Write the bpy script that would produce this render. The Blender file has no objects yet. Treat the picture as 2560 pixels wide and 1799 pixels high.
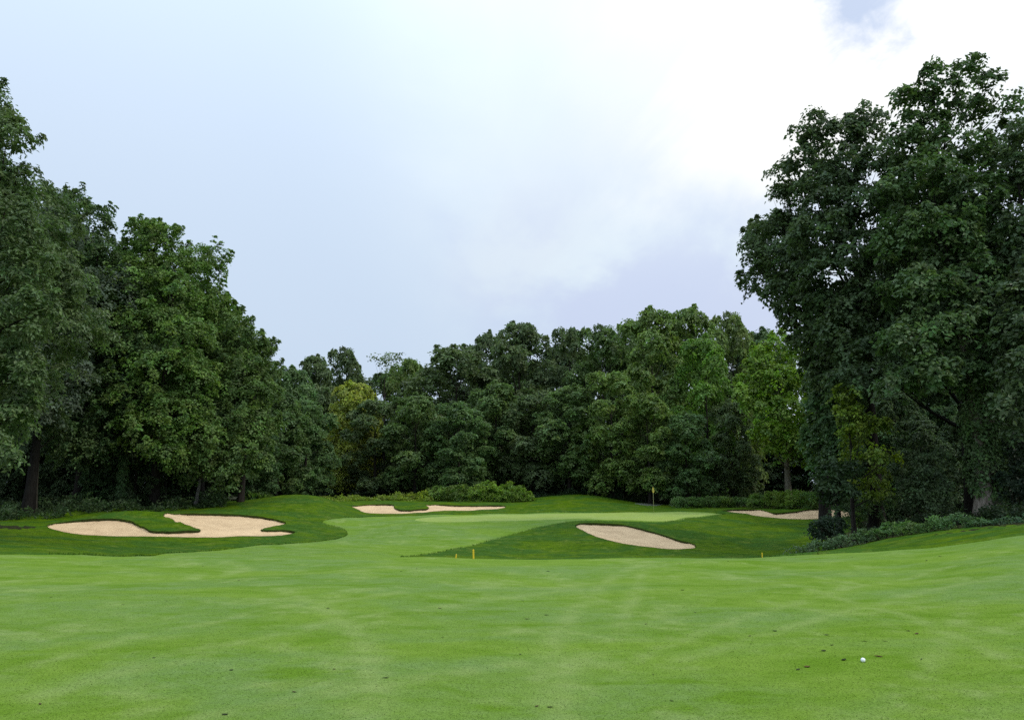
import bpy, math, random
import numpy as np
from mathutils import Vector

SC = bpy.context.scene
COL = SC.collection
F = 1862.0                       # focal length in pixels of a 2560 wide picture
EYE = 1.62
PITCH = math.radians(9.6)
CX, CY = 1280.0, 899.5
CT, ST = math.cos(PITCH), math.sin(PITCH)

# ------------------------------------------------------------------ camera, sky, sun, exposure
cam_d = bpy.data.cameras.new('camera')
cam_d.sensor_width = 36.0
cam_d.lens = 36.0 * F / 2560.0
cam_d.clip_start = 0.1
cam_d.clip_end = 6000
cam = bpy.data.objects.new('camera', cam_d)
COL.objects.link(cam)
cam.location = (0, 0, EYE)
cam.rotation_euler = (math.radians(90) + PITCH, 0, 0)
SC.camera = cam

SUN_EL, SUN_AZ = math.radians(47), math.radians(112)      # azimuth measured to the right of the view
sun_d = bpy.data.lights.new('sun', 'SUN')
sun_d.energy = 1.5
sun_d.angle = math.radians(13)
sun_d.color = (1.0, 0.93, 0.82)
sun = bpy.data.objects.new('sun', sun_d)
COL.objects.link(sun)
sdir = Vector((math.sin(SUN_AZ) * math.cos(SUN_EL), math.cos(SUN_AZ) * math.cos(SUN_EL), math.sin(SUN_EL)))
sun.rotation_euler = sdir.to_track_quat('Z', 'Y').to_euler()

SC.view_settings.view_transform = 'Standard'
SC.view_settings.look = 'None'
SC.view_settings.exposure = 0.0
SC.view_settings.gamma = 1.0
SC.view_settings.use_curve_mapping = False
SC.render.engine = 'CYCLES'
SC.cycles.max_bounces = 6
SC.cycles.diffuse_bounces = 3
SC.cycles.transmission_bounces = 3
SC.cycles.use_denoising = False


class NT:
    """small helper to write node trees"""
    def __init__(self, tree):
        self.t = tree
        self.n = tree.nodes
        self.l = tree.links
        self.n.clear()

    def add(self, kind, **kw):
        nd = self.n.new(kind)
        for k, v in kw.items():
            setattr(nd, k, v)
        return nd

    def put(self, sock, v):
        if isinstance(v, bpy.types.NodeSocket):
            self.l.new(v, sock)
        elif v is not None:
            sock.default_value = v

    def math(self, op, a, b=None, c=None, clamp=False):
        nd = self.add('ShaderNodeMath', operation=op, use_clamp=clamp)
        for i, v in enumerate((a, b, c)):
            self.put(nd.inputs[i], v)
        return nd.outputs[0]

    def vmath(self, op, a, b=None, out=0):
        nd = self.add('ShaderNodeVectorMath', operation=op)
        self.put(nd.inputs[0], a)
        if b is not None:
            self.put(nd.inputs[1], b)
        return nd.outputs[out]

    def remap(self, v, a, b, c=0.0, d=1.0, smooth=True):
        nd = self.add('ShaderNodeMapRange')
        nd.interpolation_type = 'SMOOTHSTEP' if smooth else 'LINEAR'
        self.put(nd.inputs['Value'], v)
        for k, x in zip(('From Min', 'From Max', 'To Min', 'To Max'), (a, b, c, d)):
            self.put(nd.inputs[k], x)
        return nd.outputs['Result']

    def noise(self, vec, scale, detail=4.0, rough=0.55, dist=0.0):
        nd = self.add('ShaderNodeTexNoise')
        self.put(nd.inputs['Vector'], vec)
        nd.inputs['Scale'].default_value = scale
        nd.inputs['Detail'].default_value = detail
        nd.inputs['Roughness'].default_value = rough
        nd.inputs['Distortion'].default_value = dist
        return nd.outputs['Fac']

    def mix(self, f, a, b, blend='MIX'):
        nd = self.add('ShaderNodeMix', data_type='RGBA', blend_type=blend)
        self.put(nd.inputs['Factor'], f)
        for s, v in ((nd.inputs[6], a), (nd.inputs[7], b)):
            if isinstance(v, tuple) and len(v) == 3:
                v = (*v, 1.0)
            self.put(s, v)
        return nd.outputs[2]

    def mapping(self, vec, scale=(1, 1, 1), rot=(0, 0, 0), loc=(0, 0, 0)):
        nd = self.add('ShaderNodeMapping')
        self.put(nd.inputs['Vector'], vec)
        nd.inputs['Scale'].default_value = scale
        nd.inputs['Rotation'].default_value = rot
        nd.inputs['Location'].default_value = loc
        return nd.outputs['Vector']


def ray_dir(px, py):
    a, b = (px - CX) / F, (CY - py) / F
    v = Vector((a, CT - b * ST, ST + b * CT))
    return v.normalized()


world = bpy.data.worlds.new('World')
SC.world = world
world.use_nodes = True
W = NT(world.node_tree)
sky = W.add('ShaderNodeTexSky', sky_type='NISHITA')
sky.sun_disc = False
sky.sun_elevation = SUN_EL
sky.sun_rotation = SUN_AZ
sky.air_density = 1.0
sky.dust_density = 0.2
sky.ozone_density = 2.5
tc = W.add('ShaderNodeTexCoord').outputs['Generated']
sep = W.add('ShaderNodeSeparateXYZ')
W.l.new(tc, sep.inputs[0])
el = sep.outputs['Z']
elc = W.math('MAXIMUM', el, 0.0)
# cloud deck seen in perspective: direction divided by height
den = W.math('ADD', elc, 0.22)
cloud_uv = W.add('ShaderNodeCombineXYZ')
W.l.new(W.math('DIVIDE', sep.outputs['X'], den), cloud_uv.inputs[0])
W.l.new(W.math('DIVIDE', sep.outputs['Y'], den), cloud_uv.inputs[1])
cuv = W.mapping(cloud_uv.outputs[0], scale=(1.0, 0.62, 1), rot=(0, 0, math.radians(-28)), loc=(3.1, 1.7, 0))
big = W.noise(cuv, 0.95, 7.0, 0.52, 0.35)
fine = W.noise(cuv, 3.2, 7.0, 0.55, 0.2)
# cloud brightness rises towards the hidden sun
toward = W.vmath('DOT_PRODUCT', tc, tuple(ray_dir(2120, 120)), out=1)
glow = W.remap(toward, 0.74, 0.985, smooth=False)
glow = W.math('POWER', glow, 2.3)
wob = W.math('ADD', W.math('MULTIPLY', W.math('SUBTRACT', big, 0.5), 1.15), W.math('MULTIPLY', W.math('SUBTRACT', fine, 0.5), 0.35))
wob = W.math('MULTIPLY', wob, W.remap(glow, 0.0, 0.25, 0.10, 1.35))
br = W.math('ADD', W.math('MULTIPLY', glow, 0.86), wob, clamp=True)
c_deck = W.mix(W.remap(br, 0.0, 0.50, smooth=False), (0.630, 0.758, 0.930), (0.775, 0.885, 0.98))
c_deck = W.mix(W.remap(br, 0.58, 1.08), c_deck, (1.03, 1.03, 1.02))
veil = W.noise(W.mapping(cuv, scale=(1.0, 0.45, 1), rot=(0, 0, 0.4), loc=(5, 2, 0)), 1.5, 7.0, 0.58, 0.5)
c_deck = W.mix(W.math('MULTIPLY', W.remap(veil, 0.50, 0.68, 0, 0.6), W.remap(glow, 0.03, 0.3)), c_deck, (0.74, 0.83, 0.94))
# violet grey undersides low in the cloud bank
und = W.math('MULTIPLY', W.remap(W.math('ADD', fine, big), 1.10, 0.86), W.math('MULTIPLY', W.remap(el, 0.46, 0.24), W.remap(glow, 0.05, 0.35)))
c_deck = W.mix(W.math('MULTIPLY', und, 0.8), c_deck, (0.62, 0.70, 0.92))
# overcast sky grows brighter with height
lift = W.math('ADD', W.math('MULTIPLY_ADD', elc, 0.26, 0.90), W.math('MULTIPLY', W.math('POWER', elc, 4.0), 1.7))
lift = W.math('MULTIPLY', lift, W.remap(el, -0.2, 0.0, 0.35, 1.0))
bg_cloud = W.add('ShaderNodeBackground')
W.l.new(c_deck, bg_cloud.inputs['Color'])
W.l.new(lift, bg_cloud.inputs['Strength'])
bg_blue = W.add('ShaderNodeBackground')
W.l.new(W.mix(1.0, sky.outputs[0], (0.85, 1.12, 1.3), 'MULTIPLY'), bg_blue.inputs['Color'])
bg_blue.inputs['Strength'].default_value = 0.15
hd = W.vmath('DISTANCE', W.vmath('MULTIPLY', tc, (1, 1, 0.75)), tuple(a * b for a, b in zip(ray_dir(2150, 10), (1, 1, 0.75))), out=1)
hole_n = W.math('MULTIPLY', W.math('SUBTRACT', W.noise(W.mapping(tc, scale=(1, 1, 1.6)), 14.0, 7.0, 0.6, 0.4), 0.5), 0.16)
hole = W.remap(W.math('ADD', hd, hole_n), 0.0, 0.075, 0.55, 0.0)
mx = W.add('ShaderNodeMixShader')
W.l.new(hole, mx.inputs[0])
W.l.new(bg_cloud.outputs[0], mx.inputs[1])
W.l.new(bg_blue.outputs[0], mx.inputs[2])
wo = W.add('ShaderNodeOutputWorld')
W.l.new(mx.outputs[0], wo.inputs['Surface'])


# ------------------------------------------------------------------ helpers
def tag(o, label=None, cat=None, group=None, kind=None):
    for k, v in (('label', label), ('category', cat), ('group', group), ('kind', kind)):
        if v:
            o[k] = v
    return o


def empty(name, loc=(0, 0, 0), rz=0.0):
    o = bpy.data.objects.new(name, None)
    o.empty_display_size = 0.3
    COL.objects.link(o)
    o.location = loc
    o.rotation_euler = (0, 0, rz)
    return o


def mesh_np(name, verts, faces, k, mats, smooth=True):
    """mesh from numpy arrays, all faces with k corners"""
    me = bpy.data.meshes.new(name)
    v = np.asarray(verts, np.float32)
    f = np.asarray(faces, np.int32)
    me.vertices.add(len(v))
    me.vertices.foreach_set('co', v.ravel())
    me.loops.add(f.size)
    me.loops.foreach_set('vertex_index', f.ravel())
    me.polygons.add(len(f))
    me.polygons.foreach_set('loop_start', np.arange(0, f.size, k, dtype=np.int32))
    me.polygons.foreach_set('loop_total', np.full(len(f), k, np.int32))
    me.polygons.foreach_set('use_smooth', np.full(len(f), smooth, bool))
    me.update(calc_edges=True)
    for m in (mats if isinstance(mats, (list, tuple)) else [mats]):
        me.materials.append(m)
    return me


def link(name, me, parent=None):
    o = bpy.data.objects.new(name, me)
    COL.objects.link(o)
    if parent:
        o.parent = parent
    return o


def unit(a):
    return a / np.maximum(np.linalg.norm(a, axis=-1, keepdims=True), 1e-9)


# ------------------------------------------------------------------ the lie of the land
DK = np.array([20, 24, 30, 36, 40, 44, 48, 52, 56, 60, 64, 68, 72, 78, 84, 90, 120], float)
PROFILE = {          # picture column: how high the ground stands at each distance above
    -500: (1375, 1362, 1340, 1325, 1316, 1308, 1302, 1297, 1292, 1288, 1284, 1281, 1278, 1274, 1271, 1268, 1260),
    0: (1383, 1380, 1362, 1338, 1324, 1312, 1303, 1296, 1291, 1286, 1282, 1278, 1275, 1271, 1268, 1265, 1257),
    150: (1387, 1386, 1372, 1350, 1333, 1316, 1303, 1291, 1281, 1276, 1275, 1276, 1274, 1270, 1266, 1263, 1256),
    300: (1391, 1392, 1384, 1364, 1347, 1325, 1303, 1284, 1271, 1267, 1268, 1270, 1269, 1266, 1263, 1260, 1255),
    450: (1393, 1395, 1388, 1371, 1350, 1325, 1303, 1285, 1270, 1261, 1260, 1263, 1264, 1262, 1260, 1258, 1254),
    600: (1394, 1396, 1389, 1372, 1352, 1330, 1308, 1288, 1270, 1257, 1254, 1258, 1260, 1259, 1258, 1256, 1253),
    700: (1394, 1396, 1389, 1373, 1360, 1342, 1320, 1296, 1272, 1252, 1245, 1250, 1256, 1257, 1256, 1254, 1252),
    780: (1395, 1396, 1389, 1374, 1364, 1348, 1328, 1306, 1278, 1252, 1243, 1248, 1255, 1256, 1255, 1253, 1252),
    900: (1395, 1397, 1389, 1375, 1365, 1350, 1332, 1312, 1300, 1289, 1280, 1263, 1256, 1251, 1252, 1252, 1251),
    1050: (1395, 1402, 1402, 1388, 1368, 1346, 1322, 1305, 1297, 1290, 1282, 1266, 1259, 1253, 1251, 1251, 1251),
    1250: (1397, 1416, 1424, 1402, 1378, 1350, 1322, 1304, 1297, 1291, 1286, 1280, 1270, 1256, 1251, 1251, 1251),
    1450: (1398, 1420, 1430, 1404, 1384, 1350, 1316, 1301, 1294, 1288, 1284, 1280, 1268, 1250, 1241, 1246, 1250),
    1650: (1397, 1418, 1428, 1405, 1386, 1361, 1332, 1304, 1295, 1288, 1282, 1277, 1272, 1264, 1260, 1258, 1254),
    1850: (1394, 1412, 1420, 1402, 1386, 1370, 1350, 1326, 1308, 1292, 1283, 1276, 1272, 1268, 1265, 1262, 1256),
    2050: (1387, 1390, 1384, 1375, 1366, 1355, 1342, 1326, 1311, 1299, 1288, 1276, 1271, 1268, 1265, 1262, 1256),
    2300: (1372, 1360, 1338, 1320, 1311, 1305, 1300, 1296, 1292, 1288, 1284, 1280, 1276, 1272, 1268, 1264, 1258),
    2560: (1338, 1322, 1306, 1297, 1291, 1287, 1284, 1281, 1279, 1277, 1275, 1273, 1271, 1268, 1265, 1262, 1257),
    3000: (1310, 1296, 1286, 1280, 1276, 1273, 1270, 1268, 1266, 1265, 1264, 1263, 1262, 1260, 1258, 1256, 1254),
}


def z_of(py, D):
    return EYE + D * np.tan(PITCH + np.arctan((CY - py) / F))


def az_of(px, D=50.0, z=0.0):
    return (px - CX) / F * (CT + (z - EYE) * ST / D)


def pchip(x, y, q):
    """monotone cubic interpolation of the columns of y"""
    h = np.diff(x)
    d = np.diff(y, axis=0) / h[:, None]
    m = np.zeros_like(y)
    w1, w2 = 2 * h[1:] + h[:-1], h[1:] + 2 * h[:-1]
    same = d[:-1] * d[1:] > 0
    with np.errstate(divide='ignore', invalid='ignore'):
        hm = (w1 + w2)[:, None] / (w1[:, None] / d[:-1] + w2[:, None] / d[1:])
    m[1:-1] = np.where(same, hm, 0)
    m[0], m[-1] = d[0], d[-1]
    i = np.clip(np.searchsorted(x, q) - 1, 0, len(x) - 2)
    t = ((q - x[i]) / h[i])[:, None]
    hh = h[i][:, None]
    t2, t3 = t * t, t * t * t
    return (2 * t3 - 3 * t2 + 1) * y[i] + (t3 - 2 * t2 + t) * hh * m[i] + (3 * t2 - 2 * t3) * y[i + 1] + (t3 - t2) * hh * m[i + 1]


cols = np.array(sorted(PROFILE), float)
Zt = np.array([[float(z_of(p, d)) for p, d in zip(PROFILE[int(c)], DK)] for c in cols])      # columns x distances
near = np.array([-12, 0, 4, 8, 12, 16], float)
Zn = Zt[:, :1] * (np.clip(near, 0, None) / 20.0) ** 1.6
far = np.array([200.0])
Zall = np.concatenate([Zn, Zt, Zt[:, -1:]], axis=1)
Dall = np.concatenate([near, DK, far])
D0, DS, ND = -12.0, 0.2, 1061
dq = D0 + DS * np.arange(ND)
T1 = pchip(Dall, Zall.T, dq)                                   # ND x columns
azc = np.array([az_of(c) for c in cols])
A0, A1, NA = azc[0], azc[-1], 700
aq = np.linspace(A0, A1, NA)
T2 = pchip(azc, T1.T, aq).T                                    # ND x NA


def blur(a, s, axis):
    r = int(3 * s)
    k = np.exp(-0.5 * (np.arange(-r, r + 1) / s) ** 2)
    k /= k.sum()
    pad = [(0, 0), (0, 0)]
    pad[axis] = (r, r)
    p = np.pad(a, pad, mode='edge')
    out = np.zeros_like(a)
    n = a.shape[axis]
    for j, w in enumerate(k):
        out += w * (p[j:j + n] if axis == 0 else p[:, j:j + n])
    return out


T2 = blur(blur(T2, 3.0, 0), 5.5, 1)

_r = np.random.default_rng(5)
WAVES = [(_r.uniform(0, 6.28), _r.uniform(0, 6.28), wl * _r.uniform(.8, 1.25), amp)
         for wl, amp in ((9, .03), (6.5, .028), (4.6, .016), (3.4, .012), (2.3, .007), (1.7, .005), (1.1, .003)) for _ in range(3)]


HUMPS = [(-23.5, 47.5, .60, 3.2, 2.2), (-19.6, 44.2, .28, 2.2, 1.5), (-14.0, 56.5, .25, 4.5, 2.6), (2.6, 67.2, .2, 3.0, 1.5), (-7.8, 67.0, .22, 1.8, 1.6),
         (-17.3, 62.5, .28, 4.2, 3.0), (7.0, 82.0, .26, 5.0, 3.0), (-30.0, 52.0, .35, 3.5, 2.5), (6.2, 43.0, .28, 4.0, 2.2), (19.0, 39.5, -.45, 4.0, 4.0)]


def ground_z(x, y):
    x, y = np.asarray(x, float), np.asarray(y, float)
    a = np.clip((x / np.maximum(y, 6.0) - A0) / (A1 - A0) * (NA - 1), 0, NA - 1.001)
    d = np.clip((y - D0) / DS, 0, ND - 1.001)
    i, j = d.astype(int), a.astype(int)
    u, v = d - i, a - j
    z = (T2[i, j] * (1 - u) + T2[i + 1, j] * u) * (1 - v) + (T2[i, j + 1] * (1 - u) + T2[i + 1, j + 1] * u) * v
    b = np.zeros_like(z)
    for th, ph, wl, amp in WAVES:
        b += amp * np.sin((x * math.cos(th) + y * math.sin(th)) * 6.283 / wl + ph)
    for cx, cy, amp, sx, sy in HUMPS:
        b += 2 * amp * np.exp(-((x - cx) / sx) ** 2 - ((y - cy) / sy) ** 2)
    return z + b * 0.5


def gz(x, y):
    return float(ground_z(np.array([x]), np.array([y]))[0])


def hit(px, py, d0=5.0):
    """where the sight line through a picture point meets the land"""
    d = np.arange(d0, 150, 0.04)
    k = math.atan((CY - py) / F)
    z = EYE + d * math.tan(PITCH + k)
    x = (px - CX) / F * (d * CT + (z - EYE) * ST)
    below = np.nonzero(ground_z(x, d) >= z)[0]
    i = below[0] if len(below) else len(d) - 1
    return (float(x[i]), float(d[i]))


def at(px, D):
    """ground point at distance D in the direction of a picture column"""
    x = az_of(px, D) * D
    return (x, D)


def spline(pts, n=6):
    """closed Catmull-Rom curve"""
    p = np.array(pts, float)
    out = []
    N = len(p)
    for i in range(N):
        a, b, c, d = p[i - 1], p[i], p[(i + 1) % N], p[(i + 2) % N]
        for t in np.arange(n) / n:
            out.append(0.5 * (2 * b + (c - a) * t + (2 * a - 5 * b + 4 * c - d) * t * t + (3 * b - a - 3 * c + d) * t ** 3))
    return np.array(out)


def sdf(poly, x, y, reach=6.0):
    """signed distance to a polygon, negative inside; beyond reach of its box only the sign matters"""
    out = np.full(x.shape, 9.0)
    lo, hi = poly.min(0) - reach, poly.max(0) + reach
    m = np.nonzero((x > lo[0]) & (x < hi[0]) & (y > lo[1]) & (y < hi[1]))[0]
    px, py = x[m], y[m]
    best = np.full(px.shape, 1e9)
    ins = np.zeros(px.shape, bool)
    for i in range(len(poly)):
        ax, ay = poly[i - 1]
        bx, by = poly[i]
        ex, ey = bx - ax, by - ay
        L = ex * ex + ey * ey + 1e-12
        t = np.clip(((px - ax) * ex + (py - ay) * ey) / L, 0, 1)
        best = np.minimum(best, (px - ax - t * ex) ** 2 + (py - ay - t * ey) ** 2)
        if ay != by:
            c = (ay > py) != (by > py)
            ins ^= c & (px < ex * (py - ay) / (by - ay) + ax)
    s = np.sqrt(best)
    out[m] = np.where(ins, -s, s)
    return out


def z1(s, ox, oy, pts):
    return [(ox + a * s, oy + b * s) for a, b in pts]


S1, S2 = 900 / 2296, 700 / 2296
B_LEFT = z1(S1, 0, 1150, [(297, 428), (340, 412), (420, 400), (520, 388), (620, 381), (720, 381), (790, 388), (850, 402), (900, 430),
    (950, 452), (1010, 462), (1090, 463), (1180, 458), (1275, 456), (1230, 434), (1160, 408), (1100, 383), (1040, 357), (1150, 349),
    (1300, 348), (1450, 351), (1570, 358), (1680, 370), (1760, 385), (1825, 408), (1760, 425), (1700, 438), (1664, 452), (1720, 454),
    (1800, 453), (1850, 456), (1888, 466), (1850, 478), (1780, 488), (1650, 493), (1440, 498), (1230, 501), (1000, 497), (800, 495),
    (640, 490), (500, 482), (400, 465), (330, 447)])
B_BACK = z1(S2, 800, 1150, [(258, 382), (350, 374), (450, 368), (560, 367), (605, 375), (616, 400), (660, 413), (740, 415), (830, 406),
    (888, 402), (885, 386), (862, 370), (950, 368), (1100, 375), (1250, 378), (1400, 375), (1500, 378), (1525, 390), (1460, 405),
    (1300, 413), (1100, 420), (900, 430), (760, 440), (620, 446), (500, 445), (400, 440), (355, 432), (310, 410)])
B_FRONT = z1(S2, 1300, 1150, [(455, 545), (480, 530), (560, 523), (680, 527), (800, 533), (900, 550), (1000, 573), (1100, 600), (1200, 632),
    (1300, 665), (1390, 685), (1440, 708), (1440, 725), (1400, 735), (1300, 741), (1200, 738), (1050, 722), (900, 703), (800, 686),
    (700, 660), (600, 627), (520, 590), (470, 565)])
B_RIGHT = [(1806, 1277.5), (1834, 1275), (1880, 1274.5), (1904, 1276.5), (1922, 1281.5), (1940, 1284), (1965, 1282.5), (2000, 1278),
    (2035, 1273), (2055, 1272), (2084, 1275), (2124, 1281), (2131, 1287), (2121, 1293), (2101, 1295.5), (2015, 1300), (1957, 1298),
    (1910, 1293.5), (1879, 1289), (1849, 1284), (1818, 1280)]
G_PTS = [(1040, 1297), (1100, 1291), (1200, 1287.5), (1300, 1285), (1500, 1282), (1600, 1280.5), (1700, 1279), (1750, 1281), (1796, 1285),
    (1755, 1289.5), (1715, 1292.5), (1690, 1298.5), (1655, 1302), (1600, 1300.5), (1500, 1298), (1400, 1297.5), (1300, 1300.5),
    (1150, 1304), (1060, 1303)]
W_PTS = ([at(-900, 17), at(-300, 19), at(0, 20), at(150, 21), at(300, 24.5)] +
    [hit(*p) for p in [(400, 1385), (500, 1378), (620, 1366), (720, 1359), (800, 1353), (845, 1346), (866, 1338), (862, 1326), (840, 1316),
    (812, 1309), (806, 1303), (825, 1298), (880, 1293.5), (960, 1290.5), (1050, 1288), (1150, 1286), (1300, 1283.5), (1500, 1281),
    (1620, 1279.5), (1720, 1278), (1780, 1281), (1812, 1285.5), (1770, 1291), (1730, 1294), (1700, 1300), (1660, 1305), (1580, 1304),
    (1500, 1302), (1440, 1303), (1380, 1312), (1300, 1331), (1230, 1350), (1150, 1370), (1080, 1384)]] +
    [at(1020, 34), at(1000, 30), at(1040, 26), at(1150, 23.5), at(1400, 22.3), at(1700, 22.3), at(1900, 21.8), at(2050, 20.6), at(2300, 20.2),
    at(2560, 20), at(3000, 20), at(4000, 18), (70, -2), (60, -30), (-60, -30), (-60, -2)])
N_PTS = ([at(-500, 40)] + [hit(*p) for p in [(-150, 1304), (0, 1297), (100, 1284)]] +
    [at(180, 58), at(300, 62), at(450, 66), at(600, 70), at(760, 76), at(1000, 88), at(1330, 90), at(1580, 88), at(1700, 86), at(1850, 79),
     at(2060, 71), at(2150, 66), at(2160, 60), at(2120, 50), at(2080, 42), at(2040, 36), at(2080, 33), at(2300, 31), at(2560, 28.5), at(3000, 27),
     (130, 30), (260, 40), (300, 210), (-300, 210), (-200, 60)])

REGION = {
    'fairway': spline(W_PTS, 5), 'green': spline([hit(*p) for p in G_PTS], 5),
    'left': spline([hit(*p) for p in B_LEFT], 4), 'back': spline([hit(*p) for p in B_BACK], 4),
    'front': spline([hit(*p) for p in B_FRONT], 5), 'right': spline([hit(*p) for p in B_RIGHT], 5),
    'wood': spline(N_PTS, 4),
    'bare': spline([hit(*p) for p in [(1590, 1259.5), (1620, 1258.6), (1650, 1259.5), (1662, 1261), (1650, 1263.5), (1625, 1264.5), (1600, 1262)]], 5),
}

# ------------------------------------------------------------------ materials
def new_mat(name):
    m = bpy.data.materials.new(name)
    m.use_nodes = True
    nt = NT(m.node_tree)
    out = nt.add('ShaderNodeOutputMaterial')
    return m, nt, out


def principled(nt, out, color, rough=0.8, spec=0.2, normal=None):
    p = nt.add('ShaderNodeBsdfPrincipled')
    if isinstance(color, tuple) and len(color) == 3:
        color = (*color, 1.0)
    nt.put(p.inputs['Base Color'], color)
    nt.put(p.inputs['Roughness'], rough)
    nt.put(p.inputs['Specular IOR Level'], spec)
    if normal is not None:
        nt.l.new(normal, p.inputs['Normal'])
    nt.l.new(p.outputs[0], out.inputs[0])
    return p


def bump(nt, h, strength, dist):
    b = nt.add('ShaderNodeBump')
    b.inputs['Strength'].default_value = strength
    b.inputs['Distance'].default_value = dist
    nt.l.new(h, b.inputs['Height'])
    return b.outputs[0]


def pos(nt):
    return nt.add('ShaderNodeNewGeometry').outputs['Position']


def grass_mat(name, base, alt, dark, pale, blade, tracks=False, patch=1.0, grain=1.0):
    m, nt, out = new_mat(name)
    P = pos(nt)
    n1 = nt.noise(nt.mapping(P, scale=(0.55, 1, 1)), 0.28 * patch, 5, 0.6, 0.4)
    n2 = nt.noise(nt.mapping(P, scale=(0.6, 1.2, 1), rot=(0, 0, 0.35)), 1.1 * patch, 6, 0.65, 0.5)
    n3 = nt.noise(nt.mapping(P, loc=(7, 3, 0)), 3.4, 5, 0.65)
    n4 = nt.noise(P, 55.0 / blade, 3, 0.7)
    n5 = nt.noise(P, 190.0 / blade, 2, 0.6)
    c = nt.mix(nt.remap(n1, 0.42, 0.58), base, alt)
    c = nt.mix(nt.remap(n2, 0.47, 0.66, 0, 0.9), c, dark)
    c = nt.mix(nt.remap(nt.noise(nt.mapping(P, loc=(31, 9, 0)), 0.8 * patch, 6, 0.68), 0.50, 0.68, 0, 0.7), c, pale)
    c = nt.mix(nt.remap(n3, 0.35, 0.65, 0.0, 0.45), c, dark)
    f = nt.math('ADD', nt.remap(n4, 0.25, 0.75, -0.30 * grain, 0.30 * grain, False), nt.remap(n5, 0.25, 0.75, -0.28 * grain, 0.28 * grain, False))
    f = nt.math('ADD', f, 1.0)
    if tracks:
        a = nt.add('ShaderNodeAttribute', attribute_name='track')
        tr = nt.math('MULTIPLY', a.outputs['Fac'], nt.remap(nt.noise(P, 2.3, 4, 0.6), 0.3, 0.65))
        c = nt.mix(nt.math('MULTIPLY', tr, 0.55), c, pale)
    hs = nt.add('ShaderNodeVectorMath', operation='SCALE')
    nt.l.new(c, hs.inputs[0])
    nt.l.new(f, hs.inputs['Scale'])
    nrm = bump(nt, nt.math('ADD', n4, nt.math('MULTIPLY', n5, 0.6)), 0.55, 0.012 * blade)
    principled(nt, out, hs.outputs[0], 0.85, 0.03, nrm)
    return m


M_FAIR = grass_mat('fairway grass', (0.152, 0.238, 0.030), (0.142, 0.222, 0.056), (0.102, 0.188, 0.012), (0.225, 0.290, 0.085), 1.0, True)
M_GREEN = grass_mat('green grass', (0.26, 0.33, 0.078), (0.26, 0.325, 0.098), (0.215, 0.29, 0.05), (0.31, 0.355, 0.105), 0.6)
M_ROUGH = grass_mat('rough grass', (0.078, 0.134, 0.003), (0.042, 0.100, 0.013), (0.030, 0.074, 0.003), (0.125, 0.165, 0.022), 3.0, patch=1.5, grain=1.5)
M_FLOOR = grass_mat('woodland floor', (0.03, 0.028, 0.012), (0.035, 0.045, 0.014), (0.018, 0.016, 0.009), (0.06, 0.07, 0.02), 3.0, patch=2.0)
M_BARE = grass_mat('bare stony ground', (0.24, 0.23, 0.21), (0.2, 0.21, 0.15), (0.12, 0.15, 0.07), (0.32, 0.31, 0.28), 3.0, patch=3.0)

M_SAND, nt, out = new_mat('bunker sand')
P = pos(nt)
s1 = nt.noise(nt.mapping(P, scale=(1, 1, 2.5)), 0.9, 5, 0.6, 0.4)
s2 = nt.noise(P, 7.0, 6, 0.68, 0.3)
s3 = nt.noise(P, 60.0, 2, 0.6)
wv = nt.add('ShaderNodeTexWave', wave_type='BANDS', bands_direction='X')
nt.l.new(nt.mapping(P, rot=(0, 0, 0.5)), wv.inputs['Vector'])
wv.inputs['Scale'].default_value = 2.6
wv.inputs['Distortion'].default_value = 7.0
wv.inputs['Detail'].default_value = 3.0
wv.inputs['Detail Scale'].default_value = 0.6
s2 = nt.math('MULTIPLY_ADD', nt.math('SUBTRACT', wv.outputs['Fac'], 0.5), 0.16, s2)
c = nt.mix(nt.remap(s1, 0.35, 0.68), (0.70, 0.49, 0.275), (0.55, 0.375, 0.205))
c = nt.mix(nt.remap(s2, 0.5, 0.75, 0, 0.5), c, (0.44, 0.30, 0.165))
c = nt.mix(nt.remap(s3, 0.3, 0.7, 0, 0.25), c, (0.70, 0.53, 0.33))
principled(nt, out, c, 0.95, 0.1, bump(nt, nt.math('ADD', s2, nt.math('MULTIPLY', s3, 0.25)), 0.8, 0.06))

M_LIP, nt, out = new_mat('cut turf edge')
P = pos(nt)
principled(nt, out, nt.mix(nt.noise(P, 18.0, 4, 0.6), (0.018, 0.028, 0.008), (0.055, 0.055, 0.02)), 0.95, 0.05)

M_BARK, nt, out = new_mat('bark')
P = nt.add('ShaderNodeTexCoord').outputs['Object']
b1 = nt.noise(nt.mapping(P, scale=(6, 6, 1.0)), 2.2, 6, 0.65)
oi = nt.add('ShaderNodeObjectInfo')
c = nt.mix(nt.remap(b1, 0.3, 0.7), nt.mix(1.0, oi.outputs['Color'], (0.45, 0.42, 0.4), 'MULTIPLY'), oi.outputs['Color'])
principled(nt, out, c, 0.92, 0.1, bump(nt, b1, 0.9, 0.05))

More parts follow.
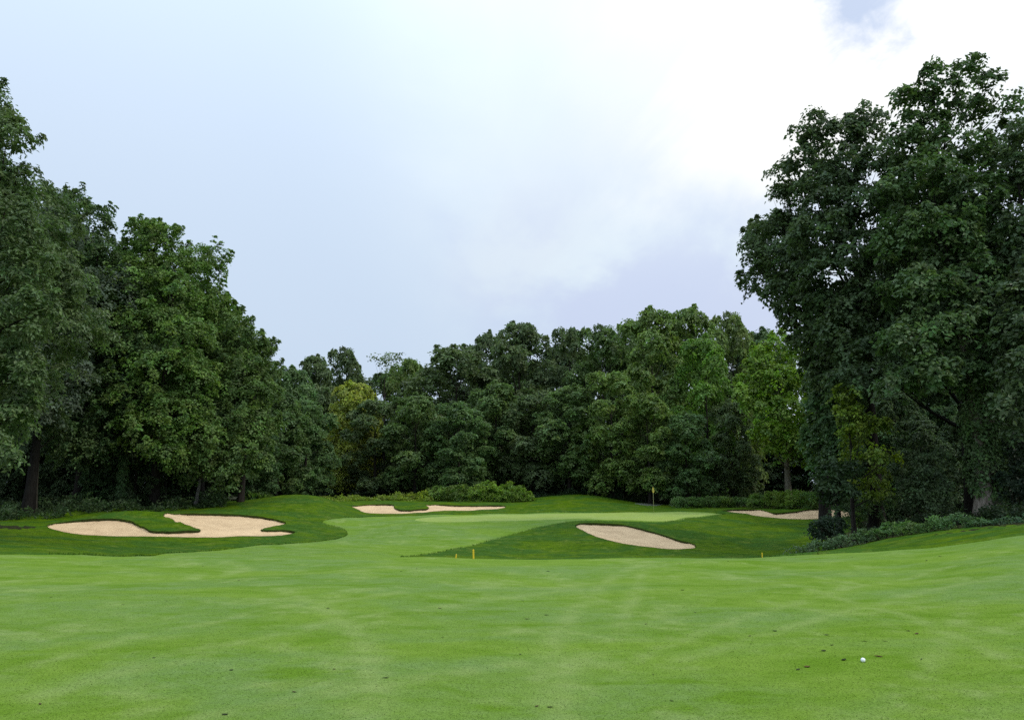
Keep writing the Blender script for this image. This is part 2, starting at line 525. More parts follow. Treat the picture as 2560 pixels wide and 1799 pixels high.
M_LEAF, nt, out = new_mat('leaf')
oi = nt.add('ShaderNodeObjectInfo')
ta = nt.add('ShaderNodeAttribute', attribute_name='tint')
tv = nt.add('ShaderNodeSeparateXYZ')
nt.l.new(ta.outputs['Vector'], tv.inputs[0])
hsv = nt.add('ShaderNodeHueSaturation')
nt.l.new(oi.outputs['Color'], hsv.inputs['Color'])
nt.l.new(nt.remap(tv.outputs['X'], 0, 1, 0.475, 0.525, False), hsv.inputs['Hue'])
nt.l.new(nt.remap(tv.outputs['Z'], 0, 1, 0.8, 1.12, False), hsv.inputs['Saturation'])
nt.l.new(nt.remap(tv.outputs['Y'], 0, 1, 0.5, 1.5, False), hsv.inputs['Value'])
pr = nt.add('ShaderNodeBsdfPrincipled')
nt.l.new(hsv.outputs[0], pr.inputs['Base Color'])
pr.inputs['Roughness'].default_value = 0.45
pr.inputs['Specular IOR Level'].default_value = 0.2
tl = nt.add('ShaderNodeBsdfTranslucent')
nt.l.new(nt.mix(1.0, hsv.outputs[0], (1.15, 1.25, 0.75), 'MULTIPLY'), tl.inputs['Color'])
ms = nt.add('ShaderNodeMixShader')
ms.inputs[0].default_value = 0.33
nt.l.new(pr.outputs[0], ms.inputs[1])
nt.l.new(tl.outputs[0], ms.inputs[2])
nt.l.new(ms.outputs[0], out.inputs[0])


def plain(name, col, rough=0.6, spec=0.3):
    m, nt, out = new_mat(name)
    P = nt.add('ShaderNodeTexCoord').outputs['Object']
    n = nt.noise(P, 25.0, 4, 0.6)
    c = nt.mix(nt.remap(n, 0.3, 0.7, 0.0, 0.35), col, tuple(v * 0.6 for v in col))
    principled(nt, out, c, rough, spec)
    return m


M_YELLOW = plain('yellow paint', (0.75, 0.52, 0.03))
M_POLE = plain('flagstick', (0.55, 0.55, 0.30))
M_BALL, nt, out = new_mat('ball white')
principled(nt, out, (0.85, 0.86, 0.88), 0.25, 0.5)
M_FLAG, nt, out = new_mat('flag cloth')
P = nt.add('ShaderNodeTexCoord').outputs['Object']
principled(nt, out, nt.mix(nt.noise(P, 9.0, 2, 0.5), (0.85, 0.72, 0.16), (0.72, 0.58, 0.10)), 0.8, 0.1)
M_INK = plain('dark print', (0.03, 0.03, 0.03))

# ------------------------------------------------------------------ ground mesh, cut along every mown or raked edge
rows = [-8, -5, -2, 0, 1.5, 3, 4, 4.7]
y = 5.2
while y < 22:
    rows.append(y)
    y += max(0.03, y * y / 900)
while y < 35:
    rows.append(y)
    y += 0.4
while y < 92:
    rows.append(y)
    y += 0.235
while y < 205:
    rows.append(y)
    y += 3.5
rows = np.array(rows)
q = np.concatenate([np.linspace(-3.2, -1.02, 36), np.linspace(-1, 1, 620), np.linspace(1.02, 3.2, 36)])
wid = 0.70 * np.maximum(rows, 0) + 3.0 + 6.0 * np.clip((5 - rows) / 13, 0, 1)
X = (q[None, :] * wid[:, None])
Y = np.repeat(rows[:, None], len(q), 1)
VX, VY = X.ravel(), Y.ravel()
nr, nc = X.shape
idx = np.arange(nr * nc).reshape(nr, nc)
a, b, c_, d_ = idx[:-1, :-1].ravel(), idx[:-1, 1:].ravel(), idx[1:, 1:].ravel(), idx[1:, :-1].ravel()
TRI = np.concatenate([np.stack([a, b, c_], 1), np.stack([a, c_, d_], 1)])

# attribute columns carried through the cuts: x, y, track, then one signed distance per region
TRACKS = [([(1350, 1700), (1385, 1610), (1430, 1530), (1520, 1450), (1610, 1404)], .16), ([(1548, 1580), (1590, 1480), (1606, 1425)], .13),
    ([(905, 1799), (930, 1700), (905, 1610), (830, 1530), (700, 1470)], .2), ([(1600, 1640), (1850, 1545), (2100, 1474), (2350, 1424)], .12),
    ([(1700, 1650), (2000, 1560), (2300, 1480), (2500, 1440)], .12), ([(1800, 1430), (2050, 1480), (2300, 1550), (2500, 1640)], .12),
    ([(1380, 1440), (1480, 1490), (1700, 1560)], .1), ([(100, 1740), (450, 1640), (800, 1560), (1200, 1500), (1450, 1470)], .18),
    ([(0, 1690), (350, 1590), (700, 1520), (1000, 1480)], .15), ([(560, 1440), (620, 1420), (560, 1402)], .15),
    ([(1950, 1430), (2150, 1460), (2420, 1440)], .1), ([(2300, 1690), (2360, 1600), (2420, 1520)], .15),
    ([(0, 1480), (300, 1450), (620, 1440), (900, 1425)], .15), ([(1430, 1640), (1400, 1720), (1420, 1799)], .2),
    ([(480, 1799), (700, 1760), (1000, 1700), (1300, 1660)], .18), ([(1900, 1500), (2100, 1540), (2420, 1500)], .1)]
track = np.zeros(VX.shape)
for pts, w in TRACKS:
    g = np.array([hit(*p) for p in pts])
    dmin = np.full(VX.shape, 1e9)
    for i in range(len(g) - 1):
        ex, ey = g[i + 1] - g[i]
        t = np.clip(((VX - g[i][0]) * ex + (VY - g[i][1]) * ey) / (ex * ex + ey * ey), 0, 1)
        dmin = np.minimum(dmin, np.hypot(VX - g[i][0] - t * ex, VY - g[i][1] - t * ey))
    track = np.maximum(track, np.exp(-(dmin / w) ** 2))
names = list(REGION)
_rw = np.random.default_rng(3)


def edge_wobble(x, y):
    return 0.035 * np.sin(x * 5.1 + 1.3 * np.sin(y * 3.7)) * np.sin(y * 4.3 + x * 1.7) + 0.02 * np.sin(x * 13.0 + y * 9.0)


wob_e = edge_wobble(VX, VY)
SD = {k: sdf(REGION[k], VX, VY, 400 if k in ('wood', 'fairway') else 6) for k in names}
for k in ('left', 'back', 'front', 'right'):
    SD[k] = SD[k] + wob_e
SD['wood'] = SD['wood'] + wob_e * 8
SD['bare'] = SD['bare'] + wob_e * 6
AT = np.stack([VX, VY, track] + [SD[k] for k in names], 1)


def cut(AT, TRI, col):
    s = AT[:, col]
    s[np.abs(s) < 1e-5] = 1e-5
    sg = s[TRI] > 0
    n = sg.sum(1)
    mixed = (n == 1) | (n == 2)
    keep = TRI[~mixed]
    T = TRI[mixed]
    if len(T) == 0:
        return AT, TRI
    sgm = sg[mixed]
    odd_sign = (n[mixed] == 1)
    lone = np.argmax(sgm == odd_sign[:, None], axis=1)
    r = np.arange(len(T))
    A, B, C = T[r, lone], T[r, (lone + 1) % 3], T[r, (lone + 2) % 3]
    e = np.concatenate([np.stack([A, B], 1), np.stack([A, C], 1)])
    key = np.sort(e, 1)
    uq, inv = np.unique(key[:, 0].astype(np.int64) * len(AT) + key[:, 1], return_inverse=True)
    i, j = uq // len(AT), uq % len(AT)
    t = (s[i] / (s[i] - s[j]))[:, None]
    new = AT[i] * (1 - t) + AT[j] * t
    new[:, col] = 0.0
    base = len(AT)
    AB, AC = base + inv[:len(T)], base + inv[len(T):]
    AT = np.concatenate([AT, new])
    TRI = np.concatenate([keep, np.stack([A, AB, AC], 1), np.stack([AB, B, C], 1), np.stack([AB, C, AC], 1)])
    return AT, TRI


for i, k in enumerate(names):
    AT, TRI = cut(AT, TRI, 3 + i)
    if k not in ('left', 'back', 'front', 'right'):
        pass
GZ = ground_z(AT[:, 0], AT[:, 1])
# long grass stands a little proud and is lumpier than mown grass
c_of = {k: AT[TRI, 3 + i].mean(1) for i, k in enumerate(names)}
sf = AT[:, 3 + names.index('fairway')]
sb = np.min(np.stack([AT[:, 3 + names.index(k)] for k in ('left', 'back', 'front', 'right')]), 0)
lump = np.clip(sf / 0.5, 0, 1) * np.clip(sb / 0.4, 0, 1)
lx, ly = AT[:, 0], AT[:, 1]
GZ = GZ + np.clip(sf / 0.12, 0, 1) * 0.045 + lump * (0.022 * np.sin(lx * 3.1 + 2 * np.sin(ly * 1.3)) * np.sin(ly * 2.7 + lx) + 0.012 * np.sin(lx * 7.3 + ly * 5.1) * np.sin(ly * 8.1 - lx * 3.3))
GZ = GZ + np.exp(-(sb / 0.5) ** 2) * (sb > -1e-6) * 0.03

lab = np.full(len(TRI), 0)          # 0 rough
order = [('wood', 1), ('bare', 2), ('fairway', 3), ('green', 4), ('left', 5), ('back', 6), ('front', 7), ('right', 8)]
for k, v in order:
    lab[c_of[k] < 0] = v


def piece(name, v, mat, label, cat):
    T = TRI[lab == v]
    u, inv = np.unique(T, return_inverse=True)
    T2_ = inv.reshape(T.shape)
    co = np.stack([AT[u, 0], AT[u, 1], GZ[u]], 1)
    me = mesh_np(name, co, T2_, 3, mat)
    if v == 3:
        at_ = me.attributes.new('track', 'FLOAT', 'POINT')
        at_.data.foreach_set('value', AT[u, 2].astype(np.float32))
    o = link(name, me)
    return tag(o, label, cat, None, 'structure')


piece('rough', 0, M_ROUGH, 'dark green longer rough grass on the mounds round the bunkers and green', 'grass')
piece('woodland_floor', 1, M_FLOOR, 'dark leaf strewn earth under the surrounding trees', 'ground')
piece('bare_ground', 2, M_BARE, 'small grey bare stony patch behind the flagstick', 'ground')
piece('fairway', 3, M_FAIR, 'bright green closely mown fairway running from the foreground up to the green', 'fairway')
piece('putting_green', 4, M_GREEN, 'palest smooth mown putting surface where the flagstick stands', 'green')


def bunker(v, key, label):
    T = TRI[lab == v]
    u, inv = np.unique(T, return_inverse=True)
    T = inv.reshape(T.shape)
    x, y_ = AT[u, 0], AT[u, 1]
    poly = REGION[key]
    s0 = AT[u, 3 + names.index(key)]
    gy = (sdf(poly, x, y_ + 0.05) - sdf(poly, x, y_ - 0.05)) / 0.1
    gy = np.clip(gy, 0, 1)
    d = np.maximum(-s0, 0)
    dep = 0.04 + 0.10 * gy * np.exp(-(d / 0.9) ** 2) + 0.10 * (1 - np.exp(-(d / 1.2) ** 2))
    # raked and scuffed sand
    dep = dep + 0.012 * np.sin(x * 2.3 + y_ * 1.1) * np.sin(y_ * 1.9) + 0.006 * np.sin(x * 9 + 2 * np.sin(y_ * 5))
    top = GZ[u]
    bz = top - dep
    # boundary edges of the sand sheet
    e = np.sort(np.concatenate([T[:, [0, 1]], T[:, [1, 2]], T[:, [2, 0]]]), 1)
    kk = e[:, 0].astype(np.int64) * len(u) + e[:, 1]
    uq, cnt = np.unique(kk, return_counts=True)
    bd = uq[cnt == 1]
    bi, bj = bd // len(u), bd % len(u)
    o = link('sand_bunker', mesh_np('sand_bunker', np.stack([x, y_, bz], 1), T, 3, M_SAND))
    tag(o, label, 'bunker', None, 'structure')
    rim_t, rim_b = np.stack([x, y_, top + 0.01], 1), np.stack([x, y_, bz - 0.01], 1)
    n = len(bi)
    vv = np.concatenate([rim_t[bi], rim_t[bj], rim_b[bj], rim_b[bi]])
    r = np.arange(n)
    ff = np.stack([r, r + n, r + 2 * n, r + 3 * n], 1)
    link('turf_lip', mesh_np('turf_lip', vv, ff, 4, M_LIP), o)
    return o


bunker(5, 'left', 'largest sand bunker, two lobed with a grass tongue, at the left of the green')
bunker(6, 'back', 'long shallow sand bunker notched by grass behind the green below the bright bushes')
bunker(7, 'front', 'oval tilted sand bunker cut in the bank in front of the green')
bunker(8, 'right', 'narrow sand bunker on the far right partly hidden by a sapling')

# longer blades hanging over the bunker rims and along the rough's edge
rng = np.random.default_rng(640)
PB, OUT = [], []
for k_, step in (('left', .02), ('back', .03), ('front', .02), ('right', .03), ('fairway', .03)):
    p_ = REGION[k_]
    for i in range(len(p_)):
        a_, b_ = p_[i - 1], p_[i]
        L_ = float(np.hypot(*(b_ - a_)))
        if k_ == 'fairway' and (min(a_[1], b_[1]) < 20.5 or L_ > 12):
            continue
        m_ = max(1, int(L_ / step))
        t_ = rng.uniform(0, 1, m_)[:, None]
        nrm_ = np.array([b_[1] - a_[1], a_[0] - b_[0]]) / max(L_, 1e-6)
        PB.append(a_ + (b_ - a_) * t_)
        OUT.append(np.repeat(nrm_[None], m_, 0))
PB, OUT = np.concatenate(PB), np.concatenate(OUT)
PB = PB + OUT * rng.uniform(-.01, .05, (len(PB), 1))
n = len(PB)
an = rng.uniform(0, 6.2832, n)
hb, wb = rng.uniform(.04, .10, n), rng.uniform(.006, .014, n)
P0 = np.stack([PB[:, 0], PB[:, 1], ground_z(PB[:, 0], PB[:, 1]) + .01], 1)
sd_ = np.stack([-np.sin(an) * wb, np.cos(an) * wb, np.zeros(n)], 1)
tip = P0 + np.stack([np.cos(an) * hb * .5, np.sin(an) * hb * .5, hb], 1)
me = mesh_np('grass_fringe', np.stack([P0 - sd_, P0 + sd_, tip], 1).reshape(-1, 3), np.arange(n * 3).reshape(n, 3), 3, M_ROUGH, False)
tag(link('grass_fringe', me), 'ragged fringe of longer blades round the bunkers and along the edge of the rough', 'grass', None, 'stuff')

# land beyond the modelled ground, out to the horizon
far_me = mesh_np('far_terrain', [(-2500, -2500, -3.2), (2500, -2500, -3.2), (2500, 2500, -3.2), (-2500, 2500, -3.2)], [(0, 1, 2, 3)], 4, M_FLOOR)
tag(link('far_terrain', far_me), 'dark level land beyond the woods', 'ground', None, 'structure')


# ------------------------------------------------------------------ foliage
def leaves_mesh(name, C, Nn, rc, nl, L, Wd, rng, droop=0.3, jitter=0.4, flat=0.35, tip_up=0.0):
    """leaf blades in domed sprays; C spray centres, Nn spray normals, rc spray radius"""
    n = len(C)
    k = np.repeat(np.arange(n), nl)
    m = len(k)
    up = np.array([0, 0, 1.0])
    Z = unit(Nn)
    ref = np.where(np.abs(Z[:, 2:3]) < 0.9, up[None], np.array([[1.0, 0, 0]]))
    Xa = unit(np.cross(ref, Z))
    Ya = np.cross(Z, Xa)
    ang = rng.uniform(0, 6.2832, m)
    rr = np.sqrt(rng.uniform(0, 1, m)) * rng.uniform(.75, 1.2, m)
    R = (np.full(n, rc) if np.ndim(rc) == 0 else np.asarray(rc))[k]
    ca, sa = np.cos(ang), np.sin(ang)
    lobed = 1 + 0.35 * np.sin(ang * 3 + k * 1.7) * (rr > .4)
    rad = Xa[k] * ca[:, None] + Ya[k] * sa[:, None]
    P = C[k] + rad * (rr * R * lobed)[:, None] + Z[k] * ((-flat * rr ** 2 + rng.normal(0, 0.15, m)) * R)[:, None]
    P[:, 2] -= droop * R * rr ** 2 * 0.6
    T = unit(rad + rng.normal(0, 0.45, (m, 3)) + np.array([0, 0, tip_up - droop * 0.5]))
    N = unit(Z[k] + rad * (0.55 * rr)[:, None] + rng.normal(0, jitter, (m, 3)))
    B = unit(np.cross(N, T))
    N = np.cross(T, B)
    Ls = L * rng.uniform(.5, 1.4, m)[:, None]
    Ws = Wd * rng.uniform(.7, 1.25, m)[:, None]
    v = np.empty((m, 4, 3))
    v[:, 0] = P - T * Ls * .5
    v[:, 1] = P + B * Ws * .5 + N * Ws * .16 - T * Ls * .08
    v[:, 2] = P + T * Ls * .5 - N * Ls * .12
    v[:, 3] = P - B * Ws * .5 + N * Ws * .16 - T * Ls * .08
    f = np.arange(m * 4).reshape(m, 4)
    me = mesh_np(name, v.reshape(-1, 3), f, 4, M_LEAF, smooth=False)
    ct = np.clip(rng.normal(0.5, 0.19, (n, 3)), 0, 1)
    t = np.clip(ct[k] + rng.normal(0, 0.13, (m, 3)), 0, 1)
    at_ = me.attributes.new('tint', 'FLOAT_VECTOR', 'FACE')
    at_.data.foreach_set('vector', t.astype(np.float32).ravel())
    return me


def sprays(lobes, rng, rc, cover, under=0.35, inner=0.6, spires=5, tall=.55):
    """spray centres, normals and radii over the skins of ellipsoid lobes (x, y, z, r, rz)"""
    C, N, S = [], [], []
    L = np.array(lobes, float)
    for i, (x, y_, z, r, rz) in enumerate(L):
        n = max(5, int(cover * 4 * math.pi * r * (r + rz) / 2 / (math.pi * rc * rc)))
        d = unit(rng.normal(size=(n, 3)))
        keep = (d[:, 2] > -0.25) | (rng.uniform(size=n) < under)
        d = d[keep]
        shell = rng.uniform(0.55, 1.05, len(d)) ** 0.7
        bumpy = 1 + 0.16 * np.sin(d[:, 0] * 5 + i) * np.sin(d[:, 1] * 5 + 2 * i) + 0.1 * np.sin(d[:, 2] * 9 + i)
        c = np.array([x, y_, z]) + d * np.array([r, r, rz]) * (shell * bumpy)[:, None]
        s = rng.uniform(.7, 1.3, len(c)) * rc
        # shoots that stand out of the lobe, ever smaller towards the tip
        ns = spires if r > 2 * rc else 0
        if ns:
            e = unit(rng.normal(size=(ns, 3)) * [1, 1, .6] + [0, 0, .5])
            up_ = unit(e + np.array([0, 0, tall * 1.6]) + rng.normal(0, .25, e.shape)) * rng.uniform(.35, 1.25, (ns, 1))
            for q_, sc in ((.0, .95), (.32, .75), (.6, .55), (.85, .4)):
                c = np.concatenate([c, np.array([x, y_, z]) + e * np.array([r, r, rz]) * .95 + up_ * q_ * min(r, 1.9) * tall])
                d = np.concatenate([d, e])
                s = np.concatenate([s, np.full(ns, rc * sc)])
        ok = np.ones(len(c), bool)
        for j, (x2, y2, z2, r2, rz2) in enumerate(L):
            if j != i:
                qd = ((c - [x2, y2, z2]) / [r2, r2, rz2])
                ok &= (qd ** 2).sum(1) > inner ** 2
        c, d, s = c[ok], d[ok], s[ok]
        C.append(c)
        S.append(s)
        N.append(unit(d * np.array([.6, .6, .4]) + np.array([0, 0, .7]) + rng.normal(0, .2, d.shape)))
    return np.concatenate(C), np.concatenate(N), np.concatenate(S)


def tube(paths, sides=8):
    """paths: lists of (x, y, z, r); returns one vertex and quad array"""
    V, Fq = [], []
    base = 0
    for p in paths:
        p = np.array(p, float)
        t = np.gradient(p[:, :3], axis=0)
        t = unit(t)
        ref = np.array([0.31, 0.95, 0.05])
        a_ = unit(np.cross(t, ref))
        b_ = np.cross(t, a_)
        an = np.arange(sides) / sides * 6.2832
        ring = p[:, None, :3] + (a_[:, None] * np.cos(an)[None, :, None] + b_[:, None] * np.sin(an)[None, :, None]) * p[:, None, 3:4]
        V.append(ring.reshape(-1, 3))
        n = len(p)
        ii = np.arange(n - 1)[:, None] * sides + np.arange(sides)[None]
        jj = np.arange(n - 1)[:, None] * sides + (np.arange(sides)[None] + 1) % sides
        Fq.append(np.stack([ii, jj, jj + sides, ii + sides], -1).reshape(-1, 4) + base)
        base += n * sides
    return np.concatenate(V), np.concatenate(Fq)


def trunk_paths(H, r0, lean, rng, n=10, flare=1.5):
    t = np.linspace(0, 1, n)
    wx, wy = rng.uniform(-.25, .25, 2)
    x = lean[0] * t + wx * np.sin(t * 5) * .6
    y_ = lean[1] * t + wy * np.sin(t * 4 + 1) * .6
    r = r0 * (1 - 0.82 * t) * (1 + (flare - 1) * np.exp(-t * n * 1.1))
    x, y_ = x - x[0], y_ - y_[0]
    return np.stack([x, y_, t * H - 0.25, r], 1)


def limb_paths(trunk, lobes, rng, r0):
    out = []
    H = trunk[-1, 2]
    for (x, y_, z, r, rz) in lobes:
        zs = np.clip(z * rng.uniform(.66, .88), trunk[1, 2], H * .95)
        k = np.interp(zs, trunk[:, 2], np.arange(len(trunk)))
        i = int(min(k, len(trunk) - 2))
        s = trunk[i] * (1 - (k - i)) + trunk[i + 1] * (k - i)
        e = np.array([x, y_, z])
        mid = (s[:3] + e) / 2 + np.array([(x - s[0]) * .18, (y_ - s[1]) * .18, -0.06 * abs(z - zs)]) + rng.normal(0, .15, 3)
        t = np.linspace(0, 1, 6)[:, None]
        p = (1 - t) ** 2 * s[:3] + 2 * t * (1 - t) * mid + t * t * e
        rr = np.minimum(s[3] * .6, r0 * .32) * (1 - .88 * t)
        out.append(np.concatenate([p, rr], 1))
        for _ in range(2):           # side branches inside the lobe
            i0 = rng.integers(2, 5)
            e2 = e + unit(rng.normal(size=3)[None])[0] * np.array([r, r, rz]) * .8
            t4 = np.linspace(0, 1, 4)[:, None]
            p2 = p[i0] * (1 - t4) + e2 * t4 + np.array([0, 0, .12 * r]) * np.sin(t4 * 3.14)
            out.append(np.concatenate([p2, rr[i0] * .6 * (1 - .8 * t4)], 1))
    return out


def auto_lobes(H, hw, base, n, rng, peak=0.4, size=(.36, .55), topr=.34):
    """lobes that fill a crown of height H and half width hw from height base up"""
    L = []
    for i in range(n):
        t = (i + rng.uniform(.2, .8)) / n
        z = base + (H - base) * t
        s = (t - peak) / (1.04 - peak if t > peak else peak + .35)
        env = hw * math.sqrt(max(.02, 1 - s * s))
        r = min(hw * rng.uniform(*size), env * 0.9 + .3) * (1 - .3 * t)
        an = i * 2.39996 + rng.uniform(-.5, .5)
        rad = max(0.0, env - r * rng.uniform(.75, 1.0))
        z = min(z, H - r * .9)
        L.append((rad * math.cos(an), rad * math.sin(an), z, r, r * rng.uniform(.7, .95)))
    r = hw * topr
    L.append((rng.uniform(-.1, .1) * hw, 0, H - r * 1.0, r, r))
    return L


LIB_TRUNK = {}


def build_tree(name, label, cat, base, H, lobes, color, rng, rc=.75, nl=60, leaf=(.24, .14), cover=1.7, r0=.3, lean=(0, 0), bark=(.045, .038, .032),
               droop=.3, jitter=.45, group=None, trunk_top=.82, rz=0.0, under=.35, inner=.6, tip_up=0.0, spires=5, tall=.55):
    root = empty(name, base, rz)
    tag(root, label, cat, group)
    tp = trunk_paths(H * trunk_top, r0, lean, rng)
    v, f = tube([tp], 10)
    tr = link('trunk', mesh_np('trunk', v, f, 4, M_BARK), root)
    v, f = tube(limb_paths(tp, lobes, rng, r0), 5)
    lb = link('branches', mesh_np('branches', v, f, 4, M_BARK), root)
    C, N, S = sprays(lobes, rng, rc, cover, under, inner, spires, tall)
    cr = link('crown', leaves_mesh('crown', C, N, S, nl, leaf[0], leaf[1], rng, droop, jitter, tip_up=tip_up), root)
    tr.color = lb.color = (*bark, 1)
    cr.color = (*color, 1)
    return root, [tr, lb, cr]


def copy_tree(src, label, base, scale, rz, color, group=None, bark=(.045, .038, .032)):
    root, parts = src
    r = root.copy()
    COL.objects.link(r)
    r.location, r.scale, r.rotation_euler = base, scale, (0, 0, rz)
    r['label'] = label
    if group:
        r['group'] = group
    elif 'group' in r:
        del r['group']
    for p in parts:
        c = p.copy()
        COL.objects.link(c)
        c.parent = r
        c.color = (*color, 1) if p.name.split('.')[0] in ('crown', 'foliage') else (*bark, 1)
    return r


def place(px, D):
    x, y_ = at(px, D)
    return Vector((x, y_, gz(x, y_)))


def height_to(py, D, base):
    return float(z_of(py, D)) - base.z


def pix_lobes(spec, D, base, rng, flat=.85):
    """lobes given by where they show in the picture: (px, py, radius px, nearer or farther than the trunk)"""
    out = []
    for px, py, rp, dd in spec:
        d = D + dd
        z = float(z_of(py, d))
        x = (px - CX) / F * (d * CT + (z - EYE) * ST)
        r = rp / F * d
        out.append((x - base.x, d - base.y, z - base.z, r, r * flat * rng.uniform(.92, 1.08)))
    return out


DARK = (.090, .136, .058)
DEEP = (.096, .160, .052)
MID = (.125, .198, .052)
FRESH = (.145, .238, .052)
YELLOW = (.24, .29, .045)
GREY = (.122, .162, .105)
OLIVE = (.132, .192, .060)
COOL = (.090, .160, .058)


def hero(name, label, px, D, spec, color, seed, cat='tree', back=5, **kw):
    rng = np.random.default_rng(seed)
    base = place(px, D)
    lob = pix_lobes(spec, D, base, rng)
    # lobes of the side turned away, so that the crown is whole from elsewhere too
    zs = np.array([l[2] for l in lob])
    hw = max(abs(l[0]) + l[3] * .5 for l in lob)
    for i in range(back):
        z = rng.uniform(zs.min() + .2 * np.ptp(zs), zs.max() - .12 * np.ptp(zs))
        r = rng.uniform(.32, .45) * hw
        m = np.mean([l[0] for l in lob])
        lob.append((m + rng.uniform(-.28, .28) * hw, rng.uniform(.35, .75) * hw, z, r, r * .85))
    H = max(l[2] + l[4] for l in lob)
    return build_tree(name, label, cat, base, H, lob, color, rng, **kw)


# ---- left side of the fairway
hero('feathery_tree', 'feathery drooping tree cut off by the left edge, tallest on that side', -150, 33,
     [(-60, 280, 110, 0), (20, 330, 62, -1), (45, 440, 45, 0), (-40, 480, 120, 0), (-120, 400, 130, 1), (10, 560, 90, -1), (70, 660, 75, -1), (-60, 680, 140, 0),
      (95, 780, 62, -2), (20, 800, 90, -2), (-80, 860, 140, -1), (40, 930, 75, -2), (30, 1040, 60, -2), (-30, 1010, 110, -1), (-90, 1080, 110, -1), (10, 1120, 48, -3),
      (-220, 700, 160, 1), (-220, 520, 150, 2), (-230, 950, 160, 0)],
     (.115, .175, .062), 11, rc=.44, nl=38, leaf=(.22, .11), cover=1.5, r0=.34, droop=.3, jitter=.4, trunk_top=.8, under=.5)
hero('grey_leaved_tree', 'grey green leaved tree just right of the feathery tree at left', 70, 51,
     [(60, 560, 90, 1), (150, 600, 60, 0), (130, 700, 75, -1), (175, 790, 60, 0), (60, 720, 90, 0), (110, 860, 85, -1), (40, 880, 95, 0), (160, 930, 70, -2), (110, 1010, 80, -2),
      (40, 1040, 80, -1), (-20, 760, 110, 2), (-30, 950, 110, 2)],
     GREY, 12, bark=(.022, .02, .017), rc=.52, nl=30, leaf=(.26, .16), cover=1.5, r0=.33)
hero('tall_maple', 'tall pointed maple, first peak right of the left edge', 190, 58,
     [(150, 505, 42, 0), (195, 515, 42, 0), (235, 560, 50, 0), (130, 560, 60, 1), (190, 620, 85, 0), (255, 650, 62, -1), (140, 680, 85, 1), (220, 740, 90, -1), (290, 780, 72, -1),
      (230, 850, 90, -2), (310, 880, 70, -2), (180, 900, 90, -1), (370, 880, 45, -3), (290, 970, 85, -2), (210, 1010, 85, -2), (280, 1070, 70, -3), (170, 1090, 85, -2),
      (130, 820, 100, 2), (205, 1130, 60, -4)],
     DEEP, 13, rc=.45, nl=36, leaf=(.21, .15), cover=1.4, r0=.32, tip_up=.25, spires=7, tall=.7)
hero('twin_topped_maple', 'fresh green maple with a twin spiky top, second peak from the left', 385, 58,
     [(345, 580, 34, 0), (375, 575, 30, 1), (415, 590, 38, 0), (390, 630, 55, 0), (330, 640, 50, 1), (440, 670, 50, 0), (350, 710, 78, -1), (430, 740, 75, -1), (480, 760, 55, 0),
      (300, 770, 70, 0), (380, 810, 85, -2), (460, 840, 85, -2), (330, 880, 85, -2), (410, 930, 90, -3), (480, 950, 80, -2), (340, 990, 80, -3), (440, 1040, 80, -3),
      (370, 1080, 75, -4), (490, 1090, 65, -3), (420, 1130, 55, -4)],
     FRESH, 14, rc=.45, nl=36, leaf=(.21, .15), cover=1.4, r0=.32, tip_up=.3, spires=8, tall=.7)
hero('stepped_maple', 'green maple stepping down behind the twin topped one', 500, 63,
     [(490, 690, 48, 0), (535, 745, 42, 0), (500, 790, 65, 0), (560, 800, 50, 0), (530, 860, 70, -1), (590, 870, 60, 0), (540, 950, 75, -2), (500, 1030, 75, -2), (570, 1030, 70, -2),
      (520, 1110, 70, -3), (450, 800, 65, 2), (460, 960, 75, 1)],
     FRESH, 15, rc=.55, nl=30, leaf=(.28, .2), cover=1.5, r0=.28, tip_up=.25, tall=.75)
hero('end_maple', 'spreading maple ending the left hand wood beside the sky gap', 600, 60,
     [(590, 815, 42, 0), (620, 850, 45, 0), (650, 870, 38, 0), (665, 925, 38, 0), (610, 920, 62, -1), (640, 985, 62, -1), (580, 990, 68, -1), (620, 1055, 70, -2), (655, 1065, 45, -2),
      (560, 1090, 70, -2), (610, 1130, 62, -3), (640, 1155, 40, -3), (560, 880, 60, 1), (520, 1150, 50, -4), (575, 1180, 48, -4), (470, 1165, 50, -4)],
     MID, 16, rc=.45, nl=36, leaf=(.21, .15), cover=1.4, r0=.22, tip_up=.15)

# ---- right side of the fairway
R_KW = dict(rc=.46, nl=24, leaf=(.26, .18), cover=1.45, tall=.35, spires=4, bark=(.03, .026, .022))
hero('tall_oak', 'tallest tree of all, loose crowned oak with sky showing through its top at right', 2440, 39,
     [(2418, 165, 42, 0), (2335, 190, 42, 0), (2275, 250, 45, 0), (2475, 200, 42, 0), (2515, 262, 40, 0), (2370, 235, 52, 0), (2440, 280, 50, 1), (2310, 310, 58, 0), (2510, 340, 48, 1),
      (2385, 370, 75, -1), (2260, 370, 65, 0), (2470, 410, 70, 0), (2330, 450, 85, -2), (2430, 500, 90, -2), (2250, 480, 80, -1), (2520, 480, 70, 0), (2360, 580, 95, -3), (2270, 600, 90, -2),
      (2470, 620, 80, -2), (2400, 700, 95, -3), (2300, 740, 95, -3), (2500, 720, 80, -2), (2380, 830, 85, -4), (2290, 850, 85, -4), (2460, 830, 75, -3), (2330, 930, 60, -5), (2240, 960, 55, -4), (2420, 930, 50, -4)],
     DEEP, 21, r0=.40, **R_KW)
